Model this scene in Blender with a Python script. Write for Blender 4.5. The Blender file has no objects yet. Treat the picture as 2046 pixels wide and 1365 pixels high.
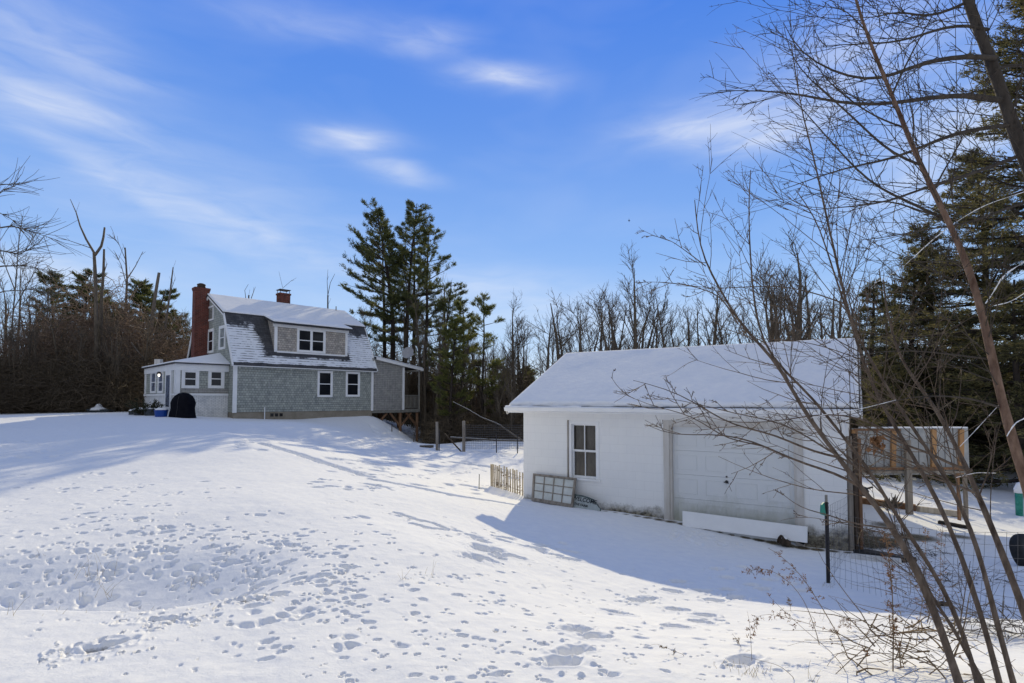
import bpy, math, random
import numpy as np
from mathutils import Vector
R = math.radians
sc = bpy.context.scene
COL = sc.collection
rng = np.random.default_rng(7)

# ------------------------------------------------------------------ camera
FPX, CX, CY, PITCH, CAMZ = 1080.0, 1023.0, 753.0, R(2.5), 2.69
cam_d = bpy.data.cameras.new('camera'); cam = bpy.data.objects.new('camera', cam_d); COL.objects.link(cam)
cam.location = (0, 0, CAMZ); cam.rotation_euler = (R(90) + PITCH, 0, 0)
cam_d.sensor_width = 36; cam_d.lens = FPX / 2046 * 36; cam_d.shift_y = (753 - 682.5) / 2046
cam_d.clip_start = 0.05; cam_d.clip_end = 3000
sc.camera = cam

def at(px, py, Y):
    u = (px - CX) / FPX; v = (CY - py) / FPX
    fy = math.cos(PITCH) - math.sin(PITCH) * v; fz = math.sin(PITCH) + math.cos(PITCH) * v
    return (u / fy * Y, Y, CAMZ + fz / fy * Y)

# ------------------------------------------------------------------ materials
def mat(name, color, rough=0.7, build=None, spec=0.3, metal=0.0):
    m = bpy.data.materials.new(name); m.use_nodes = True
    nt = m.node_tree; b = nt.nodes['Principled BSDF']
    b.inputs['Base Color'].default_value = (*color, 1); b.inputs['Roughness'].default_value = rough
    b.inputs['Specular IOR Level'].default_value = spec; b.inputs['Metallic'].default_value = metal
    if build: build(nt, b)
    return m
def N(nt, t, **kw):
    n = nt.nodes.new(t)
    for k, v in kw.items():
        if k in n.inputs: n.inputs[k].default_value = v
        else: setattr(n, k, v)
    return n
def L(nt, a, b): nt.links.new(a, b)
def noise(nt, scale, detail=4, rough=0.6, coord='Object', stretch=None):
    tc = N(nt, 'ShaderNodeTexCoord'); src = tc.outputs[coord]
    if stretch:
        mp = N(nt, 'ShaderNodeMapping'); mp.inputs['Scale'].default_value = stretch
        L(nt, src, mp.inputs['Vector']); src = mp.outputs[0]
    n = N(nt, 'ShaderNodeTexNoise'); n.inputs['Scale'].default_value = scale
    n.inputs['Detail'].default_value = detail; n.inputs['Roughness'].default_value = rough
    L(nt, src, n.inputs['Vector']); return n
def ramp(nt, fac, stops):
    r = N(nt, 'ShaderNodeValToRGB'); e = r.color_ramp.elements
    while len(e) < len(stops): e.new(0.5)
    for i, (p, c) in enumerate(stops):
        e[i].position = p; e[i].color = (*c, 1) if len(c) == 3 else c
    L(nt, fac, r.inputs[0]); return r
def math_(nt, op, a, b=None, c=None, clamp=False):
    n = N(nt, 'ShaderNodeMath'); n.operation = op; n.use_clamp = clamp
    for i, x in enumerate((a, b, c)):
        if x is None: continue
        if isinstance(x, (int, float)): n.inputs[i].default_value = x
        else: L(nt, x, n.inputs[i])
    return n.outputs[0]
def mix(nt, fac, a, b, mode='MIX'):
    n = N(nt, 'ShaderNodeMix'); n.data_type = 'RGBA'; n.blend_type = mode
    for s, x in ((n.inputs[0], fac), (n.inputs[6], a), (n.inputs[7], b)):
        if isinstance(x, (int, float)): s.default_value = x
        elif isinstance(x, tuple): s.default_value = (*x, 1)
        else: L(nt, x, s)
    return n.outputs[2]
def bump(nt, b, h, strength=0.5, dist=0.02):
    n = N(nt, 'ShaderNodeBump'); n.inputs['Strength'].default_value = strength; n.inputs['Distance'].default_value = dist
    L(nt, h, n.inputs['Height']); L(nt, n.outputs[0], b.inputs['Normal']); return n
def mottled(c1, c2, scale=6, bstr=0.3, bdist=0.01, stretch=None, coord='Object'):
    def f(nt, b):
        n = noise(nt, scale, 6, 0.65, coord, stretch)
        r = ramp(nt, n.outputs[0], [(0.3, c1), (0.7, c2)])
        L(nt, r.outputs[0], b.inputs['Base Color'])
        if bstr: bump(nt, b, n.outputs[0], bstr, bdist)
    return f
M = {}
def snow_nodes(nt, b):
    n1 = noise(nt, 55, 5, 0.7); n2 = noise(nt, 6, 4, 0.6)
    s = math_(nt, 'ADD', math_(nt, 'MULTIPLY', n1.outputs[0], 0.28), n2.outputs[0])
    bump(nt, b, s, 0.5, 0.025)
    c = ramp(nt, n2.outputs[0], [(0.3, (0.82, 0.83, 0.86)), (0.7, (0.89, 0.89, 0.89))])
    return c.outputs[0]
def f(nt, b):
    c = snow_nodes(nt, b)
    a = N(nt, 'ShaderNodeAttribute'); a.attribute_name = 'soil'
    n = noise(nt, 22, 6, 0.7)
    k = math_(nt, 'MULTIPLY', math_(nt, 'SUBTRACT', math_(nt, 'ADD', a.outputs['Fac'], math_(nt, 'MULTIPLY', n.outputs[0], 0.8)), 0.75), 3.0, clamp=True)
    soil = ramp(nt, n.outputs[0], [(0.35, (0.05, 0.04, 0.03)), (0.5, (0.13, 0.11, 0.075)), (0.66, (0.32, 0.28, 0.2))])
    L(nt, mix(nt, k, c, soil.outputs[0]), b.inputs['Base Color'])
M['ground'] = mat('snow_covered_ground', (0.86, 0.86, 0.88), 0.8, f, 0.03)
def f(nt, b): L(nt, snow_nodes(nt, b), b.inputs['Base Color'])
M['snow'] = mat('snow', (0.86, 0.87, 0.89), 0.85, f, 0.03)

def brick_nodes(w, h, c1, c2, mortar, ms=0.008, bstr=0.6, bd=0.01, off=0.5, nscale=3, streak=1.0):
    def f(nt, b):
        uv = N(nt, 'ShaderNodeTexCoord').outputs['UV']
        br = N(nt, 'ShaderNodeTexBrick'); L(nt, uv, br.inputs['Vector'])
        br.inputs['Scale'].default_value = 1.0; br.inputs['Brick Width'].default_value = w; br.inputs['Row Height'].default_value = h
        br.inputs['Mortar Size'].default_value = ms; br.inputs['Mortar Smooth'].default_value = 0.3; br.inputs['Bias'].default_value = 0.0
        br.inputs['Color1'].default_value = (*c1, 1); br.inputs['Color2'].default_value = (*c2, 1); br.inputs['Mortar'].default_value = (*mortar, 1)
        br.offset = off
        n = noise(nt, nscale, 5, 0.7)
        v = ramp(nt, n.outputs[0], [(0.3, (1 - 0.28 * min(1, streak), 1 - .26 * min(1, streak), 1 - .25 * min(1, streak))), (0.7, (1.0 + .12 * streak, 1 + .1 * streak, 1 + .06 * streak))])
        col = mix(nt, 1.0, br.outputs['Color'], v.outputs[0], 'MULTIPLY')
        n3 = noise(nt, 1.0, 3, 0.6, 'UV', (14, 1.2, 1))
        v3 = ramp(nt, n3.outputs[0], [(0.35, (1 - 0.14 * streak,) * 3), (0.65, (1 + 0.08 * streak,) * 3)])
        col = mix(nt, 1.0, col, v3.outputs[0], 'MULTIPLY')
        L(nt, col, b.inputs['Base Color'])
        inv = math_(nt, 'SUBTRACT', 1.0, br.outputs['Fac'])
        # shingle courses: each row thickens towards its lower edge
        sp = N(nt, 'ShaderNodeSeparateXYZ'); L(nt, uv, sp.inputs[0])
        fr = math_(nt, 'FRACT', math_(nt, 'DIVIDE', sp.outputs[1], h))
        hh = math_(nt, 'ADD', inv, math_(nt, 'MULTIPLY', math_(nt, 'SUBTRACT', 1.0, fr), 0.6))
        hh = math_(nt, 'ADD', hh, math_(nt, 'MULTIPLY', n3.outputs[0], 0.4 * streak))
        bump(nt, b, hh, bstr, bd)
    return f
M['shingle'] = mat('weathered_grey_shingle', (0.3, 0.3, 0.27), 0.85, brick_nodes(0.16, 0.135, (0.5, 0.52, 0.47), (0.36, 0.38, 0.35), (0.2, 0.21, 0.2), 0.009, 0.9, 0.018))
M['shingle_tan'] = mat('weathered_tan_shingle', (0.3, 0.3, 0.27), 0.85, brick_nodes(0.17, 0.13, (0.62, 0.56, 0.49), (0.42, 0.38, 0.34), (0.22, 0.2, 0.19), 0.009, 0.9, 0.018))
M['shingle_new'] = mat('even_grey_shingle', (0.3, 0.3, 0.27), 0.85, brick_nodes(0.4, 0.125, (0.42, 0.41, 0.385), (0.37, 0.36, 0.345), (0.2, 0.2, 0.19), 0.008, 0.9, 0.018))
M['brick'] = mat('red_brick', (0.3, 0.1, 0.06), 0.9, brick_nodes(0.21, 0.075, (0.21, 0.055, 0.036), (0.12, 0.036, 0.026), (0.19, 0.13, 0.11), 0.008, 0.5, 0.008))
M['white_brick'] = mat('white_painted_brick', (0.75, 0.75, 0.74), 0.6, brick_nodes(0.21, 0.075, (0.88, 0.88, 0.87), (0.82, 0.82, 0.82), (0.55, 0.55, 0.55), 0.012, 0.6, 0.008, nscale=1.5))
def f(nt, b):
    brick_nodes(0.42, 0.205, (0.86, 0.855, 0.83), (0.84, 0.835, 0.815), (0.79, 0.785, 0.765), 0.005, 0.16, 0.004, nscale=1.2, streak=0.08)(nt, b)
    src = b.inputs['Base Color'].links[0].from_socket
    g = N(nt, 'ShaderNodeTexCoord'); sp = N(nt, 'ShaderNodeSeparateXYZ'); L(nt, g.outputs['Object'], sp.inputs[0])
    n = noise(nt, 3.0, 7, 0.75); n2 = noise(nt, 13, 5, 0.7)
    k = math_(nt, 'ADD', math_(nt, 'MULTIPLY', sp.outputs[2], -2.3), math_(nt, 'ADD', math_(nt, 'MULTIPLY', n.outputs[0], 1.5), -0.15))
    k = math_(nt, 'MULTIPLY', k, 2.0, clamp=True)
    c = mix(nt, k, src, ramp(nt, n2.outputs[0], [(0.4, (0.07, 0.06, 0.045)), (0.6, (0.3, 0.27, 0.2))]).outputs[0])
    n4 = noise(nt, 2.1, 8, 0.8); k4 = math_(nt, 'MULTIPLY', math_(nt, 'SUBTRACT', n4.outputs[0], 0.66), 7, clamp=True)
    c = mix(nt, k4, c, (0.4, 0.38, 0.33))
    L(nt, c, b.inputs['Base Color'])
M['block'] = mat('white_painted_block', (0.75, 0.75, 0.72), 0.55, f)
def f(nt, b):
    g = N(nt, 'ShaderNodeTexCoord'); sp = N(nt, 'ShaderNodeSeparateXYZ'); L(nt, g.outputs['Object'], sp.inputs[0])
    n = noise(nt, 5.0, 7, 0.75, 'Object', (1, 1, 0.5)); n2 = noise(nt, 1.3, 3)
    k = math_(nt, 'ADD', math_(nt, 'MULTIPLY', sp.outputs[2], -1.5), math_(nt, 'ADD', math_(nt, 'MULTIPLY', n.outputs[0], 1.5), -0.15))
    k = math_(nt, 'MULTIPLY', math_(nt, 'ADD', k, math_(nt, 'MULTIPLY', n2.outputs[0], 0.5)), 0.95, clamp=True)
    c = mix(nt, k, (0.72, 0.735, 0.73), (0.42, 0.43, 0.34))
    L(nt, c, b.inputs['Base Color'])
M['door'] = mat('white_enamel_door', (0.72, 0.73, 0.73), 0.35, f)
M['white'] = mat('white_paint', (0.8, 0.8, 0.79), 0.5, mottled((0.8, 0.8, 0.79), (0.88, 0.88, 0.87), 3, 0.1))
M['old_white'] = mat('worn_white_paint', (0.6, 0.58, 0.54), 0.6, mottled((0.5, 0.46, 0.4), (0.72, 0.7, 0.67), 5, 0.3, stretch=(1, 1, 0.2)))
M['foundation'] = mat('concrete_foundation', (0.3, 0.27, 0.22), 0.9, mottled((0.22, 0.19, 0.14), (0.33, 0.29, 0.23), 2.5, 0.3))
M['asphalt_roof'] = mat('dark_roof_shingle', (0.08, 0.08, 0.085), 0.9, brick_nodes(0.3, 0.14, (0.085, 0.085, 0.09), (0.055, 0.055, 0.06), (0.02, 0.02, 0.02), 0.006, 0.8, 0.012))
M['glass'] = mat('dark_window_glass', (0.012, 0.014, 0.018), 0.06, None, 0.5)
M['garage_glass'] = mat('brown_reflection_glass', (0.05, 0.046, 0.04), 0.18, mottled((0.02, 0.018, 0.016), (0.1, 0.09, 0.075), 5, 0, stretch=(1, 1, 0.4)), 0.5)  # brown mottle in the pane colour stands in for dim reflections
M['pale_glass'] = mat('pale_window_glass', (0.12, 0.16, 0.22), 0.08, mottled((0.05, 0.06, 0.09), (0.25, 0.3, 0.4), 4, 0), 0.6)
M['curtain'] = mat('curtained_glass', (0.3, 0.33, 0.34), 0.2, mottled((0.12, 0.15, 0.15), (0.42, 0.45, 0.44), 3, 0), 0.5)
M['grey_wood'] = mat('weathered_grey_wood', (0.25, 0.22, 0.18), 0.9, mottled((0.15, 0.125, 0.1), (0.36, 0.32, 0.27), 9, 0.5, stretch=(1, 1, 0.12)))
M['brown_wood'] = mat('brown_timber', (0.2, 0.12, 0.07), 0.85, mottled((0.12, 0.06, 0.035), (0.3, 0.17, 0.09), 9, 0.5, stretch=(1, 1, 0.12)))
M['new_wood'] = mat('orange_stud_timber', (0.5, 0.25, 0.08), 0.75, mottled((0.34, 0.17, 0.07), (0.54, 0.31, 0.14), 7, 0.3, stretch=(1, 1, 0.15)))
M['dark_wood'] = mat('dark_wet_wood', (0.05, 0.035, 0.025), 0.85, mottled((0.02, 0.015, 0.01), (0.1, 0.07, 0.05), 7, 0.5, stretch=(1, 1, 0.15)))
M['rail'] = mat('grey_railing_paint', (0.22, 0.21, 0.19), 0.8, mottled((0.17, 0.16, 0.14), (0.27, 0.26, 0.23), 6, 0.2))
M['picket'] = mat('sun_bleached_picket', (0.45, 0.36, 0.22), 0.85, mottled((0.36, 0.3, 0.21), (0.62, 0.55, 0.44), 8, 0.3, stretch=(1, 1, 0.15)))
def f(nt, b):
    uv = N(nt, 'ShaderNodeTexCoord').outputs['UV']; sp = N(nt, 'ShaderNodeSeparateXYZ'); L(nt, uv, sp.inputs[0])
    fr = math_(nt, 'FRACT', math_(nt, 'DIVIDE', sp.outputs[0], 0.23))
    d = math_(nt, 'ABSOLUTE', math_(nt, 'SUBTRACT', fr, 0.5))
    k = math_(nt, 'MULTIPLY', math_(nt, 'SUBTRACT', d, 0.43), 14, clamp=True)
    n = noise(nt, 4, 5)
    c = ramp(nt, n.outputs[0], [(0.3, (0.3, 0.31, 0.31)), (0.7, (0.47, 0.47, 0.45))])
    L(nt, mix(nt, k, c.outputs[0], (0.11, 0.11, 0.11)), b.inputs['Base Color'])
    bump(nt, b, k, 0.8, 0.03)
M['sheet_metal'] = mat('grey_sheet_metal', (0.4, 0.4, 0.4), 0.5, f)
M['steel'] = mat('dark_steel', (0.03, 0.03, 0.035), 0.5, mottled((0.02, 0.02, 0.025), (0.06, 0.055, 0.055), 12, 0.2))
M['wire'] = mat('dull_wire', (0.12, 0.12, 0.13), 0.5, None, metal=0.3)
M['black_cloth'] = mat('black_vinyl_cover', (0.005, 0.005, 0.008), 0.8, mottled((0.003, 0.003, 0.006), (0.009, 0.009, 0.013), 4, 0.4, 0.03), 0.08)
M['blue'] = mat('blue_plastic', (0.01, 0.06, 0.3), 0.35)
M['green_plastic'] = mat('green_plastic', (0.03, 0.25, 0.18), 0.4, mottled((0.01, 0.18, 0.12), (0.06, 0.33, 0.25), 8, 0.1))
M['planter'] = mat('dark_grey_planter', (0.04, 0.05, 0.055), 0.5, mottled((0.02, 0.03, 0.035), (0.08, 0.09, 0.1), 8, 0.1))
M['black_plastic'] = mat('black_plastic', (0.012, 0.012, 0.014), 0.45, mottled((0.008, 0.008, 0.01), (0.03, 0.025, 0.02), 9, 0.2))
M['rubber'] = mat('black_rubber', (0.012, 0.012, 0.013), 0.7, mottled((0.008, 0.008, 0.009), (0.025, 0.025, 0.026), 9, 0.2))
M['dish'] = mat('grey_dish_paint', (0.35, 0.35, 0.36), 0.5, mottled((0.3, 0.3, 0.31), (0.38, 0.38, 0.39), 3, 0))
M['sign_paint'] = mat('faded_teal_sign', (0.1, 0.16, 0.15), 0.6, mottled((0.05, 0.075, 0.075), (0.12, 0.15, 0.145), 8, 0.1))
M['sign_face'] = mat('pale_sign_face', (0.45, 0.5, 0.48), 0.6, mottled((0.27, 0.3, 0.3), (0.42, 0.46, 0.45), 8, 0.1))
M['lettering'] = mat('black_lettering', (0.015, 0.02, 0.025), 0.6)
m = mat('lit_bulb', (1, 0.95, 0.85), 0.3); m.node_tree.nodes['Principled BSDF'].inputs['Emission Color'].default_value = (1, 0.9, 0.75, 1)
m.node_tree.nodes['Principled BSDF'].inputs['Emission Strength'].default_value = 3.0; M['bulb'] = m
def bark(name, c1, c2, sc_=14): M[name] = mat(name, c1, 0.9, mottled(c1, c2, sc_, 0.7, 0.02, stretch=(1, 1, 0.3)))
bark('bark_grey', (0.06, 0.05, 0.04), (0.17, 0.145, 0.12))
bark('bark_far', (0.075, 0.06, 0.045), (0.19, 0.155, 0.115))
bark('bark_dark', (0.03, 0.024, 0.02), (0.09, 0.075, 0.06), 9)
bark('bark_pine', (0.02, 0.016, 0.013), (0.065, 0.05, 0.042), 5)
bark('bark_red', (0.07, 0.035, 0.022), (0.26, 0.17, 0.12), 22)
bark('bark_sapling', (0.045, 0.03, 0.022), (0.19, 0.145, 0.11), 25)
bark('bark_snag', (0.1, 0.085, 0.07), (0.27, 0.235, 0.2), 6)
bark('vine_brown', (0.16, 0.11, 0.075), (0.36, 0.26, 0.185), 5)
bark('vine_dark', (0.08, 0.062, 0.04), (0.19, 0.145, 0.095), 5)
bark('dry_stalk', (0.13, 0.09, 0.055), (0.28, 0.2, 0.12), 20)
bark('dry_leaf', (0.17, 0.085, 0.04), (0.33, 0.18, 0.09), 20)
bark('dry_grass', (0.3, 0.24, 0.13), (0.5, 0.42, 0.26), 20)
def needles(name, c1, c2):
    def f(nt, b):
        n = noise(nt, 0.8, 3); g = N(nt, 'ShaderNodeNewGeometry')
        k = math_(nt, 'ADD', math_(nt, 'MULTIPLY', g.outputs['Random Per Island'], 0.6), math_(nt, 'MULTIPLY', n.outputs[0], 0.4))
        L(nt, ramp(nt, k, [(0.2, c1), (0.8, c2)]).outputs[0], b.inputs['Base Color'])
        tr = N(nt, 'ShaderNodeBsdfTranslucent'); L(nt, ramp(nt, k, [(0.2, c1), (0.8, c2)]).outputs[0], tr.inputs[0])
        ms = N(nt, 'ShaderNodeMixShader'); ms.inputs[0].default_value = 0.45
        o = nt.nodes['Material Output']; L(nt, b.outputs[0], ms.inputs[1]); L(nt, tr.outputs[0], ms.inputs[2]); L(nt, ms.outputs[0], o.inputs[0])
    M[name] = mat(name, c1, 0.7, f, 0.25)
needles('pine_needles', (0.06, 0.075, 0.03), (0.17, 0.18, 0.065))
needles('young_pine_needles', (0.09, 0.11, 0.03), (0.22, 0.22, 0.07))
needles('spruce_needles', (0.065, 0.07, 0.03), (0.21, 0.18, 0.08))
needles('shrub_leaves', (0.02, 0.03, 0.012), (0.06, 0.06, 0.03))

# ------------------------------------------------------------------ mesh helpers
def tagp(o, label=None, cat=None, group=None, kind=None):
    if label: o['label'] = label
    if cat: o['category'] = cat
    if group: o['group'] = group
    if kind: o['kind'] = kind
    return o
def thing(name, loc, label, cat, group=None, rz=0):
    o = bpy.data.objects.new(name, None); COL.objects.link(o); o.location = loc; o.rotation_euler = (0, 0, rz)
    o.empty_display_size = 0.2
    return tagp(o, label, cat, group)
def off_of(root):
    v = Vector((0, 0, 0))
    while root is not None: v += Vector(root.location); root = root.parent
    return np.array(v)
class MB:
    """collects polygons in world metres; build() links them as one mesh"""
    def __init__(s): s.v = []; s.f = []
    def poly(s, pts):
        i = len(s.v); s.v.extend([tuple(map(float, p)) for p in pts]); s.f.append(tuple(range(i, i + len(pts))))
    def raw(s, V, F):
        i = len(s.v); s.v.extend(map(tuple, np.asarray(V, float).tolist())); s.f.extend([tuple(int(a) + i for a in q) for q in F])
    def hexa(s, p):  # 8 points: bottom 4 ccw, top 4
        i = len(s.v); s.v.extend([tuple(map(float, q)) for q in p])
        for q in ((3, 2, 1, 0), (4, 5, 6, 7), (0, 1, 5, 4), (1, 2, 6, 5), (2, 3, 7, 6), (3, 0, 4, 7)): s.f.append(tuple(i + k for k in q))
    def extrude(s, pts, d):
        d = np.array(d, float); P = [np.array(p, float) for p in pts]; n = len(P); i = len(s.v)
        s.v.extend([tuple(p) for p in P] + [tuple(p + d) for p in P])
        s.f.append(tuple(i + k for k in reversed(range(n)))); s.f.append(tuple(i + n + k for k in range(n)))
        for k in range(n): s.f.append((i + k, i + (k + 1) % n, i + n + (k + 1) % n, i + n + k))
    def tube(s, pts, rad, k=8):
        V, F = tube(np.array(pts, float), np.atleast_1d(rad) * np.ones(len(pts)), k); s.raw(V, F)
    def beam(s, p, q, w, h):
        p = np.array(p, float); q = np.array(q, float); d = (q - p) / np.linalg.norm(q - p)
        up = np.array((0, 0, 1.0)) if abs(d[2]) < 0.95 else np.array((0, 1.0, 0))
        a = np.cross(d, up); a /= np.linalg.norm(a); c = np.cross(a, d)
        c4 = lambda o: [o - a * w / 2 - c * h / 2, o + a * w / 2 - c * h / 2, o + a * w / 2 + c * h / 2, o - a * w / 2 + c * h / 2]
        s.hexa(c4(p) + c4(q))
    def lathe(s, c, prof, k=20, ax=None):
        c = np.array(c, float); V = []; F = []
        for r, z in prof:
            for j in range(k):
                t = 2 * math.pi * j / k; V.append((r * math.cos(t), r * math.sin(t), z))
        for i in range(len(prof) - 1):
            for j in range(k): F.append((i * k + j, i * k + (j + 1) % k, (i + 1) * k + (j + 1) % k, (i + 1) * k + j))
        F.append(tuple(reversed(range(k)))); F.append(tuple((len(prof) - 1) * k + j for j in range(k)))
        V = np.array(V)
        if ax is not None:
            q = Vector((0, 0, 1)).rotation_difference(Vector(ax)).to_matrix(); V = V @ np.array(q).T
        s.raw(V + c, F)
    def build(s, name, m, parent=None, smooth=False, label=None, bevel=0):
        me = bpy.data.meshes.new(name); V = np.array(s.v) - off_of(parent)
        me.from_pydata(V.tolist(), [], s.f); me.materials.append(m if not isinstance(m, str) else M[m])
        me.update()
        uvl = me.uv_layers.new(name='UVMap'); n_l = len(me.loops)
        nor = np.empty(len(me.polygons) * 3); me.polygons.foreach_get('normal', nor); nor = nor.reshape(-1, 3)
        lt = np.empty(len(me.polygons), int); me.polygons.foreach_get('loop_total', lt)
        nl = np.repeat(nor, lt, axis=0); li = np.empty(n_l, int); me.loops.foreach_get('vertex_index', li)
        P = V[li] + off_of(parent)
        ux = np.stack([-nl[:, 1], nl[:, 0], np.zeros(n_l)], 1); ln = np.linalg.norm(ux, axis=1)
        flat = ln < 0.2; ux[flat] = (1, 0, 0); ux /= np.linalg.norm(ux, axis=1)[:, None]
        vy = np.cross(nl, ux); vy[flat] = (0, 1, 0)
        uv = np.stack([(P * ux).sum(1), (P * vy).sum(1)], 1)
        uvl.data.foreach_set('uv', uv.ravel())
        if smooth: me.polygons.foreach_set('use_smooth', [True] * len(me.polygons))
        o = bpy.data.objects.new(name, me); COL.objects.link(o)
        if parent is not None: o.parent = parent
        if label: o['label'] = label
        if bevel:
            b = o.modifiers.new('b', 'BEVEL'); b.width = bevel; b.segments = 2; b.limit_method = 'ANGLE'
        return o
def tube(P, rad, k=6):
    n = len(P); T = np.gradient(P, axis=0); T /= np.linalg.norm(T, axis=1)[:, None] + 1e-9
    ref = np.array((0.31, 0.87, 0.2)) if abs(T[0] @ np.array((0.31, 0.87, 0.2))) < 0.85 else np.array((1.0, 0, 0))
    A = np.cross(T, ref); A /= np.linalg.norm(A, axis=1)[:, None] + 1e-9; B = np.cross(T, A)
    t = np.arange(k) * 2 * np.pi / k
    V = P[:, None, :] + rad[:, None, None] * (np.cos(t)[None, :, None] * A[:, None, :] + np.sin(t)[None, :, None] * B[:, None, :])
    i = np.arange(n - 1)[:, None] * k; j = np.arange(k)[None, :]; j2 = (j + 1) % k
    F = np.stack([i + j, i + j2, i + k + j2, i + k + j], -1).reshape(-1, 4)
    F = F.tolist()
    F.append(list(range(k))[::-1]); F.append([(n - 1) * k + q for q in range(k)])
    return V.reshape(-1, 3), F
class FM:
    """fast collector of numpy geometry (tubes, leaf tris)"""
    def __init__(s): s.V = []; s.Q = []; s.T = []; s.n = 0
    def tubes(s, lines, k=3):
        byn = {}
        for P, r in lines: byn.setdefault(len(P), []).append((P, r))
        for n, ls in byn.items():
            P = np.array([l[0] for l in ls], float); r = np.array([l[1] for l in ls], float); m = len(ls)
            T = np.gradient(P, axis=1); T /= np.linalg.norm(T, axis=2)[..., None] + 1e-9
            ref = np.array((0.31, 0.87, 0.38)); A = np.cross(T, ref); A /= np.linalg.norm(A, axis=2)[..., None] + 1e-6; B = np.cross(T, A)
            t = np.arange(k) * 2 * np.pi / k
            V = P[:, :, None, :] + r[:, :, None, None] * (np.cos(t)[:, None] * A[:, :, None, :] + np.sin(t)[:, None] * B[:, :, None, :])
            base = s.n + (np.arange(m) * n * k)[:, None, None]; i = (np.arange(n - 1) * k)[None, :, None]; j = np.arange(k)[None, None, :]; j2 = (j + 1) % k
            Q = np.stack([base + i + j, base + i + j2, base + i + k + j2, base + i + k + j], -1).reshape(-1, 4)
            s.V.append(V.reshape(-1, 3)); s.Q.append(Q); s.n += m * n * k
    def tris(s, P):  # (m,3,3)
        P = np.asarray(P); m = len(P); s.V.append(P.reshape(-1, 3)); s.T.append(s.n + np.arange(m * 3).reshape(-1, 3)); s.n += 3 * m
    def mesh(s, name, m):
        V = np.concatenate(s.V); Q = np.concatenate(s.Q) if s.Q else np.zeros((0, 4), int); T = np.concatenate(s.T) if s.T else np.zeros((0, 3), int)
        me = bpy.data.meshes.new(name); me.vertices.add(len(V)); me.vertices.foreach_set('co', V.ravel().astype(np.float32))
        li = np.concatenate([Q.ravel(), T.ravel()]).astype(np.int32); me.loops.add(len(li)); me.loops.foreach_set('vertex_index', li)
        ls = np.concatenate([np.arange(len(Q)) * 4, len(Q) * 4 + np.arange(len(T)) * 3]).astype(np.int32)
        me.polygons.add(len(ls)); me.polygons.foreach_set('loop_start', ls)
        sm = np.concatenate([np.ones(len(Q), bool), np.zeros(len(T), bool)]); me.polygons.foreach_set('use_smooth', sm)
        me.update(calc_edges=True); me.materials.append(M[m]); return me
    def build(s, name, m, parent=None):
        o = bpy.data.objects.new(name, s.mesh(name, m)); COL.objects.link(o)
        if parent is not None: o.parent = parent
        return o
def pobj(name, me, parent=None, label=None):
    o = bpy.data.objects.new(name, me); COL.objects.link(o)
    if parent is not None: o.parent = parent
    if label: o['label'] = label
    return o
class W:
    """a wall frame: r to the right seen from outside, n outwards"""
    def __init__(s, o, r, z0=0):
        s.o = np.array((o[0], o[1], 0.0)); r = np.array((r[0], r[1], 0.0)); s.r = r / np.linalg.norm(r)
        s.n = np.array((s.r[1], -s.r[0], 0.0))
    def p(s, r, n, z): return s.o + s.r * r + s.n * n + np.array((0, 0, z))
    def box(s, mb, r0, r1, n0, n1, z0, z1):
        mb.hexa([s.p(r0, n1, z0), s.p(r1, n1, z0), s.p(r1, n0, z0), s.p(r0, n0, z0), s.p(r0, n1, z1), s.p(r1, n1, z1), s.p(r1, n0, z1), s.p(r0, n0, z1)])
    def face(s, mb, pts): mb.poly([s.p(*q) for q in pts])
    def boxes(s, name, m, parent, lst, bevel=0, label=None):
        b = MB()
        for q in lst: s.box(b, *q)
        return b.build(name, m, parent, bevel=bevel, label=label)
# ------------------------------------------------------------------ world and sun
SUN_A, SUN_EL = R(6.0), R(23.8)   # azimuth to the right of straight ahead, elevation
w = bpy.data.worlds.new('World'); sc.world = w; w.use_nodes = True; nt = w.node_tree
bg = nt.nodes['Background']
sky = N(nt, 'ShaderNodeTexSky'); sky.sky_type = 'NISHITA'; sky.sun_disc = False
sky.sun_elevation = SUN_EL; sky.sun_rotation = SUN_A; sky.air_density = 1.0; sky.dust_density = 0.2; sky.altitude = 200
tc = N(nt, 'ShaderNodeTexCoord'); sp = N(nt, 'ShaderNodeSeparateXYZ'); L(nt, tc.outputs['Generated'], sp.inputs[0])
el = math_(nt, 'ARCSINE', sp.outputs[2]); az = math_(nt, 'ARCTAN2', sp.outputs[0], sp.outputs[1])
elk = math_(nt, 'DIVIDE', el, math.pi / 2)
front = ramp(nt, elk, [(0.0, (0.74, 0.85, 0.96)), (0.07, (0.46, 0.66, 0.95)), (0.16, (0.25, 0.47, 0.91)), (0.30, (0.12, 0.305, 0.83)), (0.42, (0.065, 0.225, 0.80)), (0.6, (0.13, 0.22, 0.5)), (0.85, (0.19, 0.27, 0.46))])
back = N(nt, 'ShaderNodeRGB'); back.outputs[0].default_value = (0.40, 0.45, 0.56, 1)
bk = math_(nt, 'MULTIPLY', math_(nt, 'SUBTRACT', 0.25, sp.outputs[1]), 2.5, clamp=True)
col = mix(nt, bk, front.outputs[0], back.outputs[0])
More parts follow.
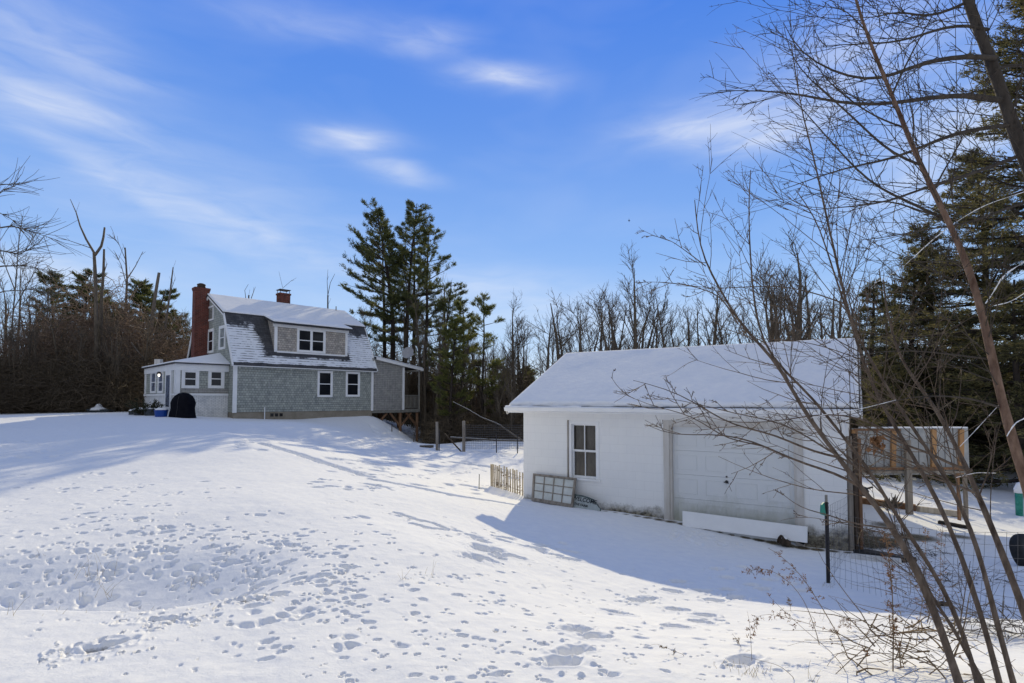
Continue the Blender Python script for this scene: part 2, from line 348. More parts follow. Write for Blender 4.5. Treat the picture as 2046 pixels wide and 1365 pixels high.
# wisps of cloud, placed by direction in the sky (azimuth, elevation)
cmb = N(nt, 'ShaderNodeCombineXYZ'); L(nt, az, cmb.inputs[0]); L(nt, el, cmb.inputs[1])
def wn(scale, detail, sx, sy, rot=0, dist=0.0, off=0.0):
    mp = N(nt, 'ShaderNodeMapping'); mp.inputs['Scale'].default_value = (sx, sy, 1); mp.inputs['Rotation'].default_value = (0, 0, rot); mp.inputs['Location'].default_value = (off, off, 0)
    L(nt, cmb.outputs[0], mp.inputs[0]); n = N(nt, 'ShaderNodeTexNoise'); n.inputs['Scale'].default_value = scale; n.inputs['Detail'].default_value = detail
    n.inputs['Roughness'].default_value = 0.55; n.inputs['Distortion'].default_value = dist; L(nt, mp.outputs[0], n.inputs[0]); return n.outputs[0]
fine = wn(1.0, 6, 9, 40, R(8), 0.6); broad = wn(1.0, 3, 3.5, 9, R(14), 0.4, 3.1)
def dirof(px, py):
    x, y, z = at(px, py, 1.0); z -= CAMZ; return math.atan2(x, y), math.atan2(z, math.hypot(x, y))
elw = math_(nt, 'ADD', el, math_(nt, 'MULTIPLY', math_(nt, 'SUBTRACT', broad, 0.5), 0.05)); cv = N(nt, 'ShaderNodeCombineXYZ'); L(nt, az, cv.inputs[0]); L(nt, elw, cv.inputs[1])
def patch(px, py, hw, hh, tilt, amp):
    a0, e0 = dirof(px, py); wa = hw / FPX * math.cos(a0) ** 2; we = hh / FPX * math.cos(a0)
    mp = N(nt, 'ShaderNodeMapping'); mp.vector_type = 'TEXTURE'; mp.inputs['Location'].default_value = (a0, e0, 0); mp.inputs['Rotation'].default_value = (0, 0, tilt); mp.inputs['Scale'].default_value = (wa, we, 1)
    L(nt, cv.outputs[0], mp.inputs[0]); d = N(nt, 'ShaderNodeVectorMath'); d.operation = 'DOT_PRODUCT'; L(nt, mp.outputs[0], d.inputs[0]); L(nt, mp.outputs[0], d.inputs[1])
    return math_(nt, 'MULTIPLY', math_(nt, 'POWER', 0.3679, d.outputs['Value']), amp)
tot = None
for a in ((1005, 160, 95, 20, 0.0, 0.85), (700, 283, 85, 24, 0.03, 0.95), (800, 352, 75, 18, -0.12, 0.6), (860, 85, 100, 26, 0.05, 0.35), (1420, 250, 150, 38, -0.05, 0.8),
          (1560, 262, 130, 30, 0.1, 0.6), (150, 225, 140, 30, -0.12, 0.5), (60, 60, 230, 90, -0.1, 0.4), (20, 190, 140, 30, -0.3, 0.35), (260, 165, 110, 14, 0, 0.25), (230, 370, 330, 20, -0.38, 0.28), (520, 470, 300, 24, -0.3, 0.26),
          (400, 420, 460, 120, -0.2, 0.32), (980, 575, 180, 40, -0.05, 0.4), (120, 545, 200, 34, 0.0, 0.7), (1260, 640, 400, 40, 0, 0.3),
          (1850, 360, 190, 80, 0.1, 0.6), (1950, 240, 200, 50, 0.05, 0.6), (1780, 120, 260, 80, -0.1, 0.4), (1680, 90, 200, 60, 0.3, 0.25), (620, 40, 200, 30, 0.05, 0.25)):
    p_ = patch(*a); tot = p_ if tot is None else math_(nt, 'ADD', tot, p_)
tex = math_(nt, 'MAXIMUM', 0.05, math_(nt, 'ADD', -0.15, math_(nt, 'MULTIPLY', fine, 2.2)))
dens = math_(nt, 'MULTIPLY', tot, tex)
veil = math_(nt, 'MULTIPLY', math_(nt, 'SUBTRACT', broad, 0.46), 0.4, clamp=True)
dens = math_(nt, 'MINIMUM', math_(nt, 'MULTIPLY', math_(nt, 'ADD', dens, veil), 0.62), 0.8)
col = mix(nt, dens, col, (0.86, 0.9, 0.98))
nis = mix(nt, 1.0, sky.outputs[0], (0.07, 0.07, 0.07), 'MULTIPLY')
col = mix(nt, 0.07, col, nis)
# below the horizon
lowk = math_(nt, 'MULTIPLY', math_(nt, 'MULTIPLY', sp.outputs[2], -1), 20, clamp=True)
col = mix(nt, lowk, col, (0.55, 0.6, 0.7))
L(nt, col, bg.inputs[0]); bg.inputs[1].default_value = 1.03
sd = bpy.data.lights.new('sun', 'SUN'); sun = bpy.data.objects.new('sun', sd); COL.objects.link(sun)
sd.energy = 3.95; sd.angle = R(0.55); sd.color = (1.0, 0.86, 0.55)
dv = Vector((math.sin(SUN_A) * math.cos(SUN_EL), math.cos(SUN_A) * math.cos(SUN_EL), math.sin(SUN_EL)))
sun.rotation_euler = dv.to_track_quat('Z', 'Y').to_euler(); sun.location = (0, 30, 40)
sc.view_settings.view_transform = 'Standard'; sc.view_settings.look = 'None'; sc.view_settings.exposure = 0.0; sc.view_settings.gamma = 1.0
try:
    sc.cycles.max_bounces = 6; sc.cycles.diffuse_bounces = 3; sc.cycles.glossy_bounces = 2; sc.cycles.transparent_max_bounces = 4
except Exception: pass

# ------------------------------------------------------------------ ground
ctrl = [at(*q) for q in ((1023, 1365, 3.2), (0, 1365, 3.15), (500, 1365, 3.2), (1700, 1365, 3.2), (2046, 1365, 3.3), (0, 1232, 4.25), (300, 1228, 4.3), (300, 1120, 5.9), (0, 1100, 6.2), (0, 1000, 9.8),
    (200, 900, 16), (0, 870, 20), (0, 826, 33), (280, 823, 33), (363, 833, 28), (466, 836, 30), (745, 834, 36), (600, 845, 28), (470, 870, 20), (500, 900, 15.5), (500, 1000, 8.5), (600, 1100, 6),
    (900, 1100, 6.6), (900, 1000, 11), (900, 950, 17.5), (980, 972, 15.6), (873, 900, 28), (926, 903, 27), (1000, 905, 27), (820, 882, 34), (782, 864, 35), (700, 900, 21), (600, 880, 22.5), (750, 950, 14),
    (1046, 996, 14.3), (1340, 1040, 12.2), (1688, 1104, 10.4), (1655, 1165, 7.7), (1340, 1155, 7.6), (1023, 1070, 9), (1200, 1200, 6), (1400, 1250, 5.2), (1700, 1290, 4.4), (2046, 1280, 4.9), (2046, 1150, 7.5),
    (1850, 1100, 10), (2000, 1060, 13), (1820, 1020, 14.5), (1930, 1038, 14.5), (2046, 975, 20), (1850, 950, 22))]
ctrl += [at(540, 840, 30.5), at(600, 839, 32.5), at(670, 839, 33.5), at(720, 838, 35), at(505, 842, 28.5), at(830, 881, 38.8), at(800, 862, 38.0), at(842, 890, 36.5), (-6.5, 41, -0.2), (-60, 60, 2.1), (-30, 50, 2.0), (-17, 45, 1.8), (0, 50, -0.2), (-3, 36, 0.0), (0, 80, 0.2), (10, 25, -0.3), (30, 60, -0.4), (40, 25, -0.5), (-50, 20, 1.4), (-25, 5, 1.0), (25, 5, 0.5), (0, -20, 1.2), (0, -2, 1.12), (0, 0.5, 1.08), (2, 1, 1.08), (-2, 1, 1.08), (30, -20, 1.0), (-30, -20, 1.2), (-23, 37, 2.0), (-9, 42, 0.8)]
ctrl = np.array(ctrl); CN = len(ctrl)
def U(r2): return np.where(r2 > 1e-9, 0.5 * r2 * np.log(r2 + 1e-12), 0)
K = U(((ctrl[:, None, :2] - ctrl[None, :, :2]) ** 2).sum(-1)) + np.eye(CN) * 0.03
Pm = np.c_[np.ones(CN), ctrl[:, :2]]
Am = np.block([[K, Pm], [Pm.T, np.zeros((3, 3))]]); sol = np.linalg.solve(Am, np.r_[ctrl[:, 2], 0, 0, 0])
def vnoise(x, y, s, seed):
    x = np.asarray(x) / s + 1000.3; y = np.asarray(y) / s + 1000.7; xi = np.floor(x).astype(int); yi = np.floor(y).astype(int); fx = x - xi; fy = y - yi
    fx = fx * fx * (3 - 2 * fx); fy = fy * fy * (3 - 2 * fy)
    def h(a, b):
        n = (a * 374761393 + b * 668265263 + seed * 974634777) & 0x7fffffff; n = ((n ^ (n >> 13)) * 1274126177) & 0x7fffffff
        return ((n ^ (n >> 16)) & 0xffff) / 65535.0
    return (h(xi, yi) * (1 - fx) + h(xi + 1, yi) * fx) * (1 - fy) + (h(xi, yi + 1) * (1 - fx) + h(xi + 1, yi + 1) * fx) * fy - 0.5
def smooth(t): t = np.clip(t, 0, 1); return t * t * (3 - 2 * t)
def base_h(x, y):
    x = np.asarray(x, float); y = np.asarray(y, float); sh = x.shape; x = x.ravel(); y = y.ravel(); z = np.empty_like(x)
    for a in range(0, len(x), 60000):
        xs, ys = x[a:a + 60000], y[a:a + 60000]; r2 = (xs[:, None] - ctrl[None, :, 0]) ** 2 + (ys[:, None] - ctrl[None, :, 1]) ** 2
        z[a:a + 60000] = U(r2) @ sol[:CN] + sol[CN] + sol[CN + 1] * xs + sol[CN + 2] * ys
    d = np.hypot(x, y); k = smooth((d - 55) / 40); z = z * (1 - k) + 0.4 * k
    # plough bank: a lip with a hollow behind it, front left
    yl = 4.32 + 0.12 * np.sin(x * 1.3) + np.clip(x + 3.0, 0, 3) * 0.55
    fx = smooth((-1.9 - x) / 1.2) * smooth((x + 9.5) / 2.5)
    z -= 0.34 * fx * smooth((y - yl) / 0.16) * smooth((yl + 2.0 - y) / 1.7)
    z += 0.035 * vnoise(x, y, 2.3, 1) + 0.018 * vnoise(x, y, 0.8, 2)
    return z.reshape(sh)
def gh(x, y): return float(base_h(np.array([x]), np.array([y]))[0])
_ys = np.geomspace(1.6, 80, 700)
def gp(px, py):
    A = np.array([at(px, py, y) for y in _ys]); d = A[:, 2] - base_h(A[:, 0], A[:, 1]); i = np.argmax(d < 0)
    if d[i] >= 0: i = len(_ys) - 1
    return A[i, 0], A[i, 1]
# grid in polar steps round the viewer: fine in front, coarse behind
th = np.concatenate([np.linspace(-48, 48, 1250), np.linspace(48, 312, 110)[1:-1]]) * math.pi / 180
rr = np.concatenate([np.linspace(0.4, 2.4, 14)[:-1], np.geomspace(2.4, 14, 520)[:-1], np.geomspace(14, 42, 240)[:-1], np.geomspace(42, 900, 60)])
TH, RR = np.meshgrid(th, rr); GX = RR * np.sin(TH); GY = RR * np.cos(TH); GZ = base_h(GX, GY)
GZ += smooth((30 - RR) / 10) * (0.010 * vnoise(GX, GY, 0.33, 3) + 0.006 * vnoise(GX, GY, 0.12, 4) + 0.0028 * vnoise(GX, GY, 0.05, 5))
soil = np.zeros_like(GZ); NF = 1250; DP = np.zeros_like(GZ); RM = np.zeros_like(GZ)
def dent(x, y, a, b, ang, depth, rim=0.25, ragged=0.25, dirt=0.0):
    r0 = math.hypot(x, y); t0 = math.atan2(x, y); m = max(a, b) * 2.0
    i0, i1 = np.searchsorted(rr, (r0 - m, r0 + m)); j0, j1 = np.searchsorted(th[:NF], (t0 - m / r0, t0 + m / r0))
    if j1 <= j0 or i1 <= i0: return
    X = GX[i0:i1, j0:j1] - x; Y = GY[i0:i1, j0:j1] - y; c, s_ = math.cos(ang), math.sin(ang)
    q = np.sqrt(((X * c + Y * s_) / a) ** 2 + ((-X * s_ + Y * c) / b) ** 2)
    q = q * (1 + ragged * 2 * vnoise(GX[i0:i1, j0:j1], GY[i0:i1, j0:j1], max(min(a, b) * 0.7, 0.02), 11))
    D_ = abs(depth) * (0.55 * (1 - smooth((q - 0.35) / 0.7)) + 0.45 * np.exp(-(q / 0.8) ** 2)); T_ = DP if depth > 0 else RM; np.maximum(T_[i0:i1, j0:j1], D_, out=T_[i0:i1, j0:j1])
    if rim: np.maximum(RM[i0:i1, j0:j1], abs(depth) * rim * np.exp(-((q - 1.25) / 0.3) ** 2), out=RM[i0:i1, j0:j1])
    if dirt: soil[i0:i1, j0:j1] = np.maximum(soil[i0:i1, j0:j1], dirt * (1 - smooth((q - 0.5) / 0.5)))
r_ = random.Random(5)
def trail(pts, a, depth, step, wob=0.0, dirt=0):
    P = [gp(*p) for p in pts]
    for (x0, y0), (x1, y1) in zip(P, P[1:]):
        n = max(1, int(math.hypot(x1 - x0, y1 - y0) / step)); ang = math.atan2(y1 - y0, x1 - x0)
        for k in range(n):
            t = k / n; dent(x0 + (x1 - x0) * t + r_.uniform(-wob, wob), y0 + (y1 - y0) * t + r_.uniform(-wob, wob), a * r_.uniform(0.8, 1.2), a * r_.uniform(0.6, 0.9), ang, depth * r_.uniform(0.7, 1.2), 0.18, 0.3, dirt)
def groove(pts, wdt, depth):
    P = [gp(*p) for p in pts]
    for (x0, y0), (x1, y1) in zip(P, P[1:]):
        n = max(1, int(math.hypot(x1 - x0, y1 - y0) / (wdt * 0.5))); ang = math.atan2(y1 - y0, x1 - x0)
        for k in range(n):
            t = k / n; dent(x0 + (x1 - x0) * t, y0 + (y1 - y0) * t, wdt, wdt * 0.55, ang, depth * 1.2, 0.08, 0.25)
groove([(522, 886), (560, 897), (610, 912), (680, 935), (738, 953)], 0.34, 0.2)
groove([(752, 959), (800, 968), (860, 980), (920, 992), (968, 999)], 0.26, 0.17)
groove([(984, 1001), (1038, 1011)], 0.2, 0.14)
groove([(740, 903), (790, 912), (855, 920)], 0.35, 0.16); groove([(660, 915), (720, 922), (780, 932)], 0.22, 0.1); groove([(905, 924), (970, 932), (1010, 940)], 0.3, 0.16)
groove([(800, 1028), (830, 1038), (868, 1046), (893, 1058)], 0.11, 0.1); groove([(830, 1048), (860, 1056), (893, 1060)], 0.12, 0.1)
# people's boot prints: trail from the garage to the front, and the trampled spots
for px, py in ((1118, 1322), (1150, 1300), (1155, 1258), (1178, 1270), (1232, 1224), (1268, 1200), (1290, 1196), (1343, 1183), (1352, 1162), (1345, 1218), (1392, 1242), (1408, 1230), (1422, 1200), (1340, 1252), (1400, 1180), (1455, 1178), (1500, 1170), (1436, 1138), (1485, 1134), (1455, 1155),
               (1478, 1320), (1540, 1160), (1565, 1152), (1585, 1168), (1525, 1178), (1470, 1195), (1600, 1182)):
    x, y = gp(px, py); a_ = r_.uniform(-0.2, 0.9); x += r_.uniform(-.03, .03); dent(x, y, 0.12, 0.085, a_, 0.16, 0.14, 0.3); dent(x + 0.12 * math.cos(a_), y + 0.1 * math.sin(a_), 0.05, 0.045, a_, 0.06, 0.2, 0.3)
    for _ in range(5): dent(x + r_.gauss(0, .14), y + r_.gauss(0, .1), 0.025, 0.02, 0, -0.022, 0, 0.4)
for i in range(26):
    x, y = gp(r_.uniform(935, 1140), r_.uniform(1070, 1118)); dent(x, y, r_.uniform(0.1, 0.22), r_.uniform(0.06, 0.12), r_.uniform(-.5, .5), 0.13, 0.15, 0.3)
for i in range(30):
    x, y = gp(r_.uniform(1340, 1500), r_.uniform(1060, 1090)); dent(x, y, r_.uniform(0.06, 0.14), r_.uniform(0.05, 0.1), r_.uniform(0, 3), 0.035, 0.3, 0.4)
def scatter(n, f, size, depth):
    k = 0
    while k < n:
        px, py = f(); x, y = gp(px, py); k += 1
        s_ = size * r_.choice((0.35, 0.45, 0.5, 0.6, 0.75, 1.15)) * (1 + 0.03 * y)
        if r_.random() < 0.35:
            for j in range(3): dent(x + r_.gauss(0, s_ * 1.6), y + r_.gauss(0, s_ * 1.6), s_ * .8, s_ * 0.6, r_.uniform(0, 3), depth * .8, 0.08, 0.2)
        else: dent(x, y, s_ * r_.uniform(1, 1.5), s_ * 0.75, r_.uniform(-.6, .6), depth * r_.uniform(0.7, 1.6), 0.1, 0.25)
g = r_.gauss; u = r_.uniform
scatter(170, lambda: (min(max(g(330, 160), -20), 900), min(max(g(1080, 60), 975), 1220)), 0.055, 0.05)
scatter(100, lambda: (u(480, 720), u(1060, 1230)), 0.055, 0.05)
scatter(60, lambda: (u(-20, 330), u(985, 1225)), 0.05, 0.045)
scatter(60, lambda: (u(560, 1000), u(1060, 1210)), 0.035, 0.035)
scatter(110, lambda: (u(680, 1300), u(1190, 1365)), 0.035, 0.035)
scatter(60, lambda: (u(900, 1320), u(1110, 1230)), 0.032, 0.03)
scatter(150, lambda: (min(max(g(380, 200), -20), 950), min(max(g(1100, 70), 985), 1240)), 0.026, 0.03)
scatter(120, lambda: (u(600, 1500), u(1120, 1365)), 0.022, 0.022)
scatter(60, lambda: (u(1250, 1850), u(1230, 1365)), 0.04, 0.035)
scatter(25, lambda: (u(-10, 620), u(1240, 1365)), 0.03, 0.02)
scatter(22, lambda: (u(420, 760), u(1215, 1300)), 0.06, 0.04)
scatter(150, lambda: (u(620, 1040), 888 + 95 * r_.random() ** 1.5), 0.13, 0.09)
scatter(60, lambda: (u(470, 760), u(876, 900)), 0.14, 0.09)
scatter(20, lambda: (u(690, 1000), u(1000, 1070)), 0.07, 0.06)
scatter(22, lambda: (u(10, 420), u(945, 985)), 0.08, 0.05)
scatter(40, lambda: (u(0, 110), u(880, 915)), 0.12, 0.05)
scatter(50, lambda: (u(1730, 2046), u(975, 1060)), 0.07, 0.06)
scatter(26, lambda: (u(735, 830), u(850, 890)), 0.2, 0.13)
for px, py, a, b in ((175, 1302, .1, .05), (222, 1288, .12, .055), (320, 1240, .13, .045), (485, 1200, .1, .04), (400, 1162, .07, .03), (208, 1150, .06, .03)):
    x, y = gp(px, py); dent(x, y, a * 1.2, b * 1.5, 0.15, 0.05, 0.3, 0.9, 0.55 if py > 1190 else 0.35)
# bare earth along the garage wall and inside the pen
def dirt(x, y, rad, amt):
    d = np.hypot(GX - x, GY - y); np.maximum(soil, amt * (1 - smooth(d / rad)), out=soil)
for t in np.linspace(0, 1, 26):
    a = np.array((0.9, 13.75)) * (1 - t) + np.array((6.35, 10.33)) * t
    dirt(a[0], a[1], 0.26 + 0.1 * math.sin(t * 17), 0.55 + 0.5 * t)
for x, y, a, b in ((7.3, 11.1, 1.2, 1.15), (8.3, 11.3, 1.0, .85), (8.6, 12.6, .8, .7), (9.3, 11.4, .8, .7), (7.4, 12.0, 1.0, .9)): dirt(x, y, a, b)
GZ += RM * np.exp(-DP / 0.01) - DP
me = bpy.data.meshes.new('ground'); nr, nc = GX.shape
V = np.stack([GX, GY, GZ], -1).reshape(-1, 3); V = np.vstack([V, [[0, 0, gh(0, 0)]]])
I = np.arange(nr - 1)[:, None] * nc; J = np.arange(nc)[None, :]; J2 = (J + 1) % nc
Q = np.stack([I + J, I + J2, I + nc + J2, I + nc + J], -1).reshape(-1, 4)
T = np.stack([np.full(nc, nr * nc), (np.arange(nc) + 1) % nc, np.arange(nc)], -1)[:, ::-1]
# keep winding so that normals look up
me.vertices.add(len(V)); me.vertices.foreach_set('co', V.ravel().astype(np.float32))
li = np.concatenate([Q.ravel(), T[:, ::-1].ravel()]).astype(np.int32); me.loops.add(len(li)); me.loops.foreach_set('vertex_index', li)
ls = np.concatenate([np.arange(len(Q)) * 4, len(Q) * 4 + np.arange(len(T)) * 3]).astype(np.int32)
me.polygons.add(len(ls)); me.polygons.foreach_set('loop_start', ls); me.polygons.foreach_set('use_smooth', np.ones(len(ls), bool)); me.update(calc_edges=True)
at_ = me.attributes.new('soil', 'FLOAT', 'POINT'); at_.data.foreach_set('value', np.r_[soil.ravel(), 0].astype(np.float32))
me.materials.append(M['ground'])
ground = bpy.data.objects.new('ground', me); COL.objects.link(ground); ground['kind'] = 'structure'
# ------------------------------------------------------------------ buildings
def hit(wl, px, py, n=0.0):
    o = np.array((0, 0, CAMZ)); d = np.array(at(px, py, 1.0)) - o; q = wl.p(0, n, 0)
    t = ((q - o) @ wl.n) / (d @ wl.n); P = o + d * t
    return float((P - q) @ wl.r), float(P[2])
def pbox(wl, a, n=0.0):
    x0, y0, x1, y1 = a; ym, xm = (y0 + y1) / 2, (x0 + x1) / 2
    return hit(wl, x0, ym, n)[0], hit(wl, x1, ym, n)[0], hit(wl, xm, y1, n)[1], hit(wl, xm, y0, n)[1]
def snow_sheet(name, parent, c, thick, nu=60, nv=24, seed=1, edge=0.12, wave=0.02, label=None, lipk=None):
    """rounded layer of snow on a roof plane; c = 4 corners (low-left, low-right, high-right, high-left)"""
    c = [np.array(p, float) for p in c]; n = np.cross(c[1] - c[0], c[3] - c[0]); n /= np.linalg.norm(n)
    if n[2] < 0: n = -n
    lu = np.linalg.norm(c[1] - c[0]); lv = np.linalg.norm(c[3] - c[0])
    su = np.unique(np.concatenate([np.linspace(0, 1, nu), np.array([0.2, 0.5, 1]) * edge / lu, 1 - np.array([0.2, 0.5, 1]) * edge / lu]))
    sv = np.unique(np.concatenate([np.linspace(0, 1, nv), np.array([0.2, 0.5, 1]) * edge / lv, 1 - np.array([0.2, 0.5, 1]) * edge / lv]))
    Uu, Vv = np.meshgrid(su, sv)
    P = (c[0] * ((1 - Uu) * (1 - Vv))[..., None] + c[1] * (Uu * (1 - Vv))[..., None] + c[2] * (Uu * Vv)[..., None] + c[3] * ((1 - Uu) * Vv)[..., None])
    d = np.minimum(np.minimum(Uu, 1 - Uu) * lu, np.minimum(Vv, 1 - Vv) * lv)
    h = thick * (0.15 + 0.85 * np.sqrt(np.clip(1 - (1 - np.clip(d / edge, 0, 1)) ** 2, 0, 1)))
    h = h + wave * (vnoise(Uu * lu, Vv * lv, 0.9, seed) + 0.5 * vnoise(Uu * lu, Vv * lv, 0.35, seed + 1)) * np.clip(d / edge, 0, 1)
    lip = (vnoise(Uu * lu, Vv * 0, 0.35, seed + 5) + 0.6 * vnoise(Uu * lu, Vv * 0, 0.12, seed + 6)) * (lipk or wave * 2.5) * np.clip(1 - Vv * lv / edge, 0, 1)
    P = P + n * h[..., None] - (c[3] - c[0])[None, None] / lv * lip[..., None]
    nr, nc = Uu.shape; mb = MB(); I = (np.arange(nr - 1)[:, None] * nc + np.arange(nc - 1)[None]).ravel()
    F = np.stack([I, I + 1, I + nc + 1, I + nc], 1).tolist(); V = P.reshape(-1, 3)
    bd = list(range(nc)) + [i * nc + nc - 1 for i in range(1, nr)] + [(nr - 1) * nc + j for j in range(nc - 2, -1, -1)] + [i * nc for i in range(nr - 2, 0, -1)]
    Vb = V[bd] - n * 0.0 ; k = len(V); base = []
    for q in bd:
        uu, vv = Uu.ravel()[q], Vv.ravel()[q]
        base.append(c[0] * (1 - uu) * (1 - vv) + c[1] * uu * (1 - vv) + c[2] * uu * vv + c[3] * (1 - uu) * vv + n * 0.002)
    V = np.vstack([V, base]); m = len(bd)
    for i in range(m): F.append([bd[i], k + i, k + (i + 1) % m, bd[(i + 1) % m]])
    mb.raw(V, F); return mb.build(name, 'snow', parent, smooth=True, label=label)
def window(parent, wl, px, n=0.0, cols=1, glass='glass', case=0.11, split=True, muntin=0, frame='white', name='window', label=None, units=1):
    r0, r1, z0, z1 = pbox(wl, px, n)
    c = case
    fr = wl.boxes(name, frame, parent, [(r0, r0 + c, n, n + 0.05, z0, z1), (r1 - c, r1, n, n + 0.05, z0, z1), (r0 + c, r1 - c, n, n + 0.05, z1 - c, z1), (r0 + c, r1 - c, n, n + 0.07, z0, z0 + c * 0.9)] +
        [(r0 + (r1 - r0) * k / units - c * 0.4, r0 + (r1 - r0) * k / units + c * 0.4, n, n + 0.045, z0 + c * 0.9, z1 - c) for k in range(1, units)], label=label)
    a0, a1, b0, b1 = r0 + c, r1 - c, z0 + c * 0.9, z1 - c
    for k in range(units):
        u0 = a0 if k == 0 else r0 + (r1 - r0) * k / units + c * 0.4; u1 = a1 if k == units - 1 else r0 + (r1 - r0) * (k + 1) / units - c * 0.4
        s = 0.03; mz = (b0 + b1) / 2; L_ = [(u0, u0 + s, n, n + 0.03, b0, b1), (u1 - s, u1, n, n + 0.03, b0, b1), (u0 + s, u1 - s, n, n + 0.03, b0, b0 + s), (u0 + s, u1 - s, n, n + 0.03, b1 - s, b1)]
        if split: L_.append((u0 + s, u1 - s, n, n + 0.035, mz - 0.025, mz + 0.025))
        for q in range(1, muntin + 1):
            x = u0 + (u1 - u0) * q / (muntin + 1); L_ += [(x - 0.012, x + 0.012, n, n + 0.028, b0 + s, mz - 0.025), (x - 0.012, x + 0.012, n, n + 0.028, mz + 0.025, b1 - s)]
        wl.boxes('sash', frame, fr, L_)
        wl.boxes('pane', glass, fr, [(u0 + s, u1 - s, n, n + 0.012, b0 + s, b1 - s)])
    return fr
# ---- cottage
C0 = np.array((-15.47, 30.0)); E = np.array((0.706, 0.708)); G = np.array((-0.708, 0.706))
def H(a, b, z): q = C0 + E * a + G * b; return (q[0], q[1], z)
LEN, WID = 8.72, 8.77
Wf = W(C0, E); Wg = W(C0 + G * WID, -G); Wr = W(C0 + E * LEN, G)
cot = thing('cottage', H(LEN / 2, WID / 2, 1.6), 'grey shingled cottage with snowy gambrel roof and red brick chimney on the rise', 'house')
prof = [(0, 2.03), (0, 4.83), (1.43, 7.68), (4.385, 9.08), (7.34, 7.68), (8.77, 4.83), (8.77, 2.03)]
mb = MB(); mb.extrude([H(0, b, z) for b, z in prof], np.array((*(E * LEN), 0))); mb.build('wall', 'shingle', cot)
mb = MB(); mb.hexa([H(0.03, 0.03, 0.0), H(LEN - 0.03, 0.03, 0.0), H(LEN - 0.03, WID - 0.03, 0.0), H(0.03, WID - 0.03, 0.0), H(0.03, 0.03, 2.028), H(LEN - 0.03, 0.03, 2.028), H(LEN - 0.03, WID - 0.03, 2.028), H(0.03, WID - 0.03, 2.028)])
fnd = mb.build('foundation', 'foundation', cot)
def f(nt, b):
    brick_nodes(0.3, 0.14, (0.1, 0.1, 0.108), (0.065, 0.065, 0.072), (0.025, 0.025, 0.028), 0.006, 0.8, 0.012, nscale=1.5)(nt, b)
    src = b.inputs['Base Color'].links[0].from_socket
    tc = N(nt, 'ShaderNodeTexCoord').outputs['Object']; d = N(nt, 'ShaderNodeVectorMath'); d.operation = 'DOT_PRODUCT'; L(nt, tc, d.inputs[0]); d.inputs[1].default_value = (E[0], E[1], 0)
    a = math_(nt, 'ADD', d.outputs['Value'], LEN / 2); sp = N(nt, 'ShaderNodeSeparateXYZ'); L(nt, tc, sp.inputs[0])
    t = math_(nt, 'DIVIDE', math_(nt, 'ADD', sp.outputs[2], 1.6 - 4.75), 3.02)
    n1 = noise(nt, 1.5, 5, 0.7); n2 = noise(nt, 3.2, 4, 0.7, 'Object', (1, 1, 3))
    lf = math_(nt, 'MULTIPLY', math_(nt, 'SUBTRACT', math_(nt, 'SUBTRACT', 2.0, math_(nt, 'MULTIPLY', t, 0.75)), a), 1.6)
    rt = math_(nt, 'MULTIPLY', math_(nt, 'SUBTRACT', a, 7.0), 3)
    bt = math_(nt, 'MULTIPLY', math_(nt, 'SUBTRACT', 0.19, t), 9)
    m = math_(nt, 'MAXIMUM', math_(nt, 'MAXIMUM', lf, rt), bt)
    m = math_(nt, 'MINIMUM', m, math_(nt, 'MULTIPLY', math_(nt, 'SUBTRACT', 0.8, t), 4.5))
    m = math_(nt, 'MINIMUM', m, math_(nt, 'MULTIPLY', math_(nt, 'SUBTRACT', t, 0.02), 30))
    m = math_(nt, 'MINIMUM', m, 0.8)
    m = math_(nt, 'ADD', m, math_(nt, 'MULTIPLY', math_(nt, 'SUBTRACT', n1.outputs[0], 0.5), 2.0))
    fr = math_(nt, 'FRACT', math_(nt, 'MULTIPLY', t, 21)); st = math_(nt, 'MULTIPLY', math_(nt, 'SUBTRACT', 0.34, fr), 3.6)
    m = math_(nt, 'SUBTRACT', m, math_(nt, 'MAXIMUM', 0, math_(nt, 'MULTIPLY', st, math_(nt, 'MULTIPLY', math_(nt, 'SUBTRACT', n2.outputs[0], 0.3), 3.6))))
    k = math_(nt, 'MULTIPLY', m, 3.5, clamp=True)
    L(nt, mix(nt, k, src, (0.84, 0.86, 0.89)), b.inputs['Base Color'])
    bump(nt, b, k, 1.0, 0.03)
M['patchy'] = mat('roof_shingle_with_patchy_snow', (0.1, 0.1, 0.1), 0.8, f)
def slab(pts, a0, a1, th=0.09):   # profile line in (b, z), thickness downwards
    q = [H(a0, b, z) for b, z in pts] + [H(a0, b, z - th) for b, z in reversed(pts)]
    return q, np.array((*(E * (a1 - a0)), 0))
mb = MB(); mb.extrude(*slab([(-0.3, 4.72), (1.43, 7.77)], -0.16, LEN + 0.16)); mb.build('roof', 'patchy', cot, label='steep lower front roof slope with patchy snow over dark shingles')
mb = MB(); mb.extrude(*slab([(1.40, 7.775), (4.385, 9.21), (7.37, 7.775)], -0.2, LEN + 0.2)); mb.extrude(*slab([(7.34, 7.77), (9.07, 4.72)], -0.16, LEN + 0.16))
rf = mb.build('roof', 'asphalt_roof', cot)
snow_sheet('snow_cover', rf, [H(-0.2, 1.38, 7.78), H(LEN + 0.2, 1.38, 7.78), H(LEN + 0.2, 4.4, 9.225), H(-0.2, 4.4, 9.225)], 0.07, 70, 20, 3, 0.1, 0.02)
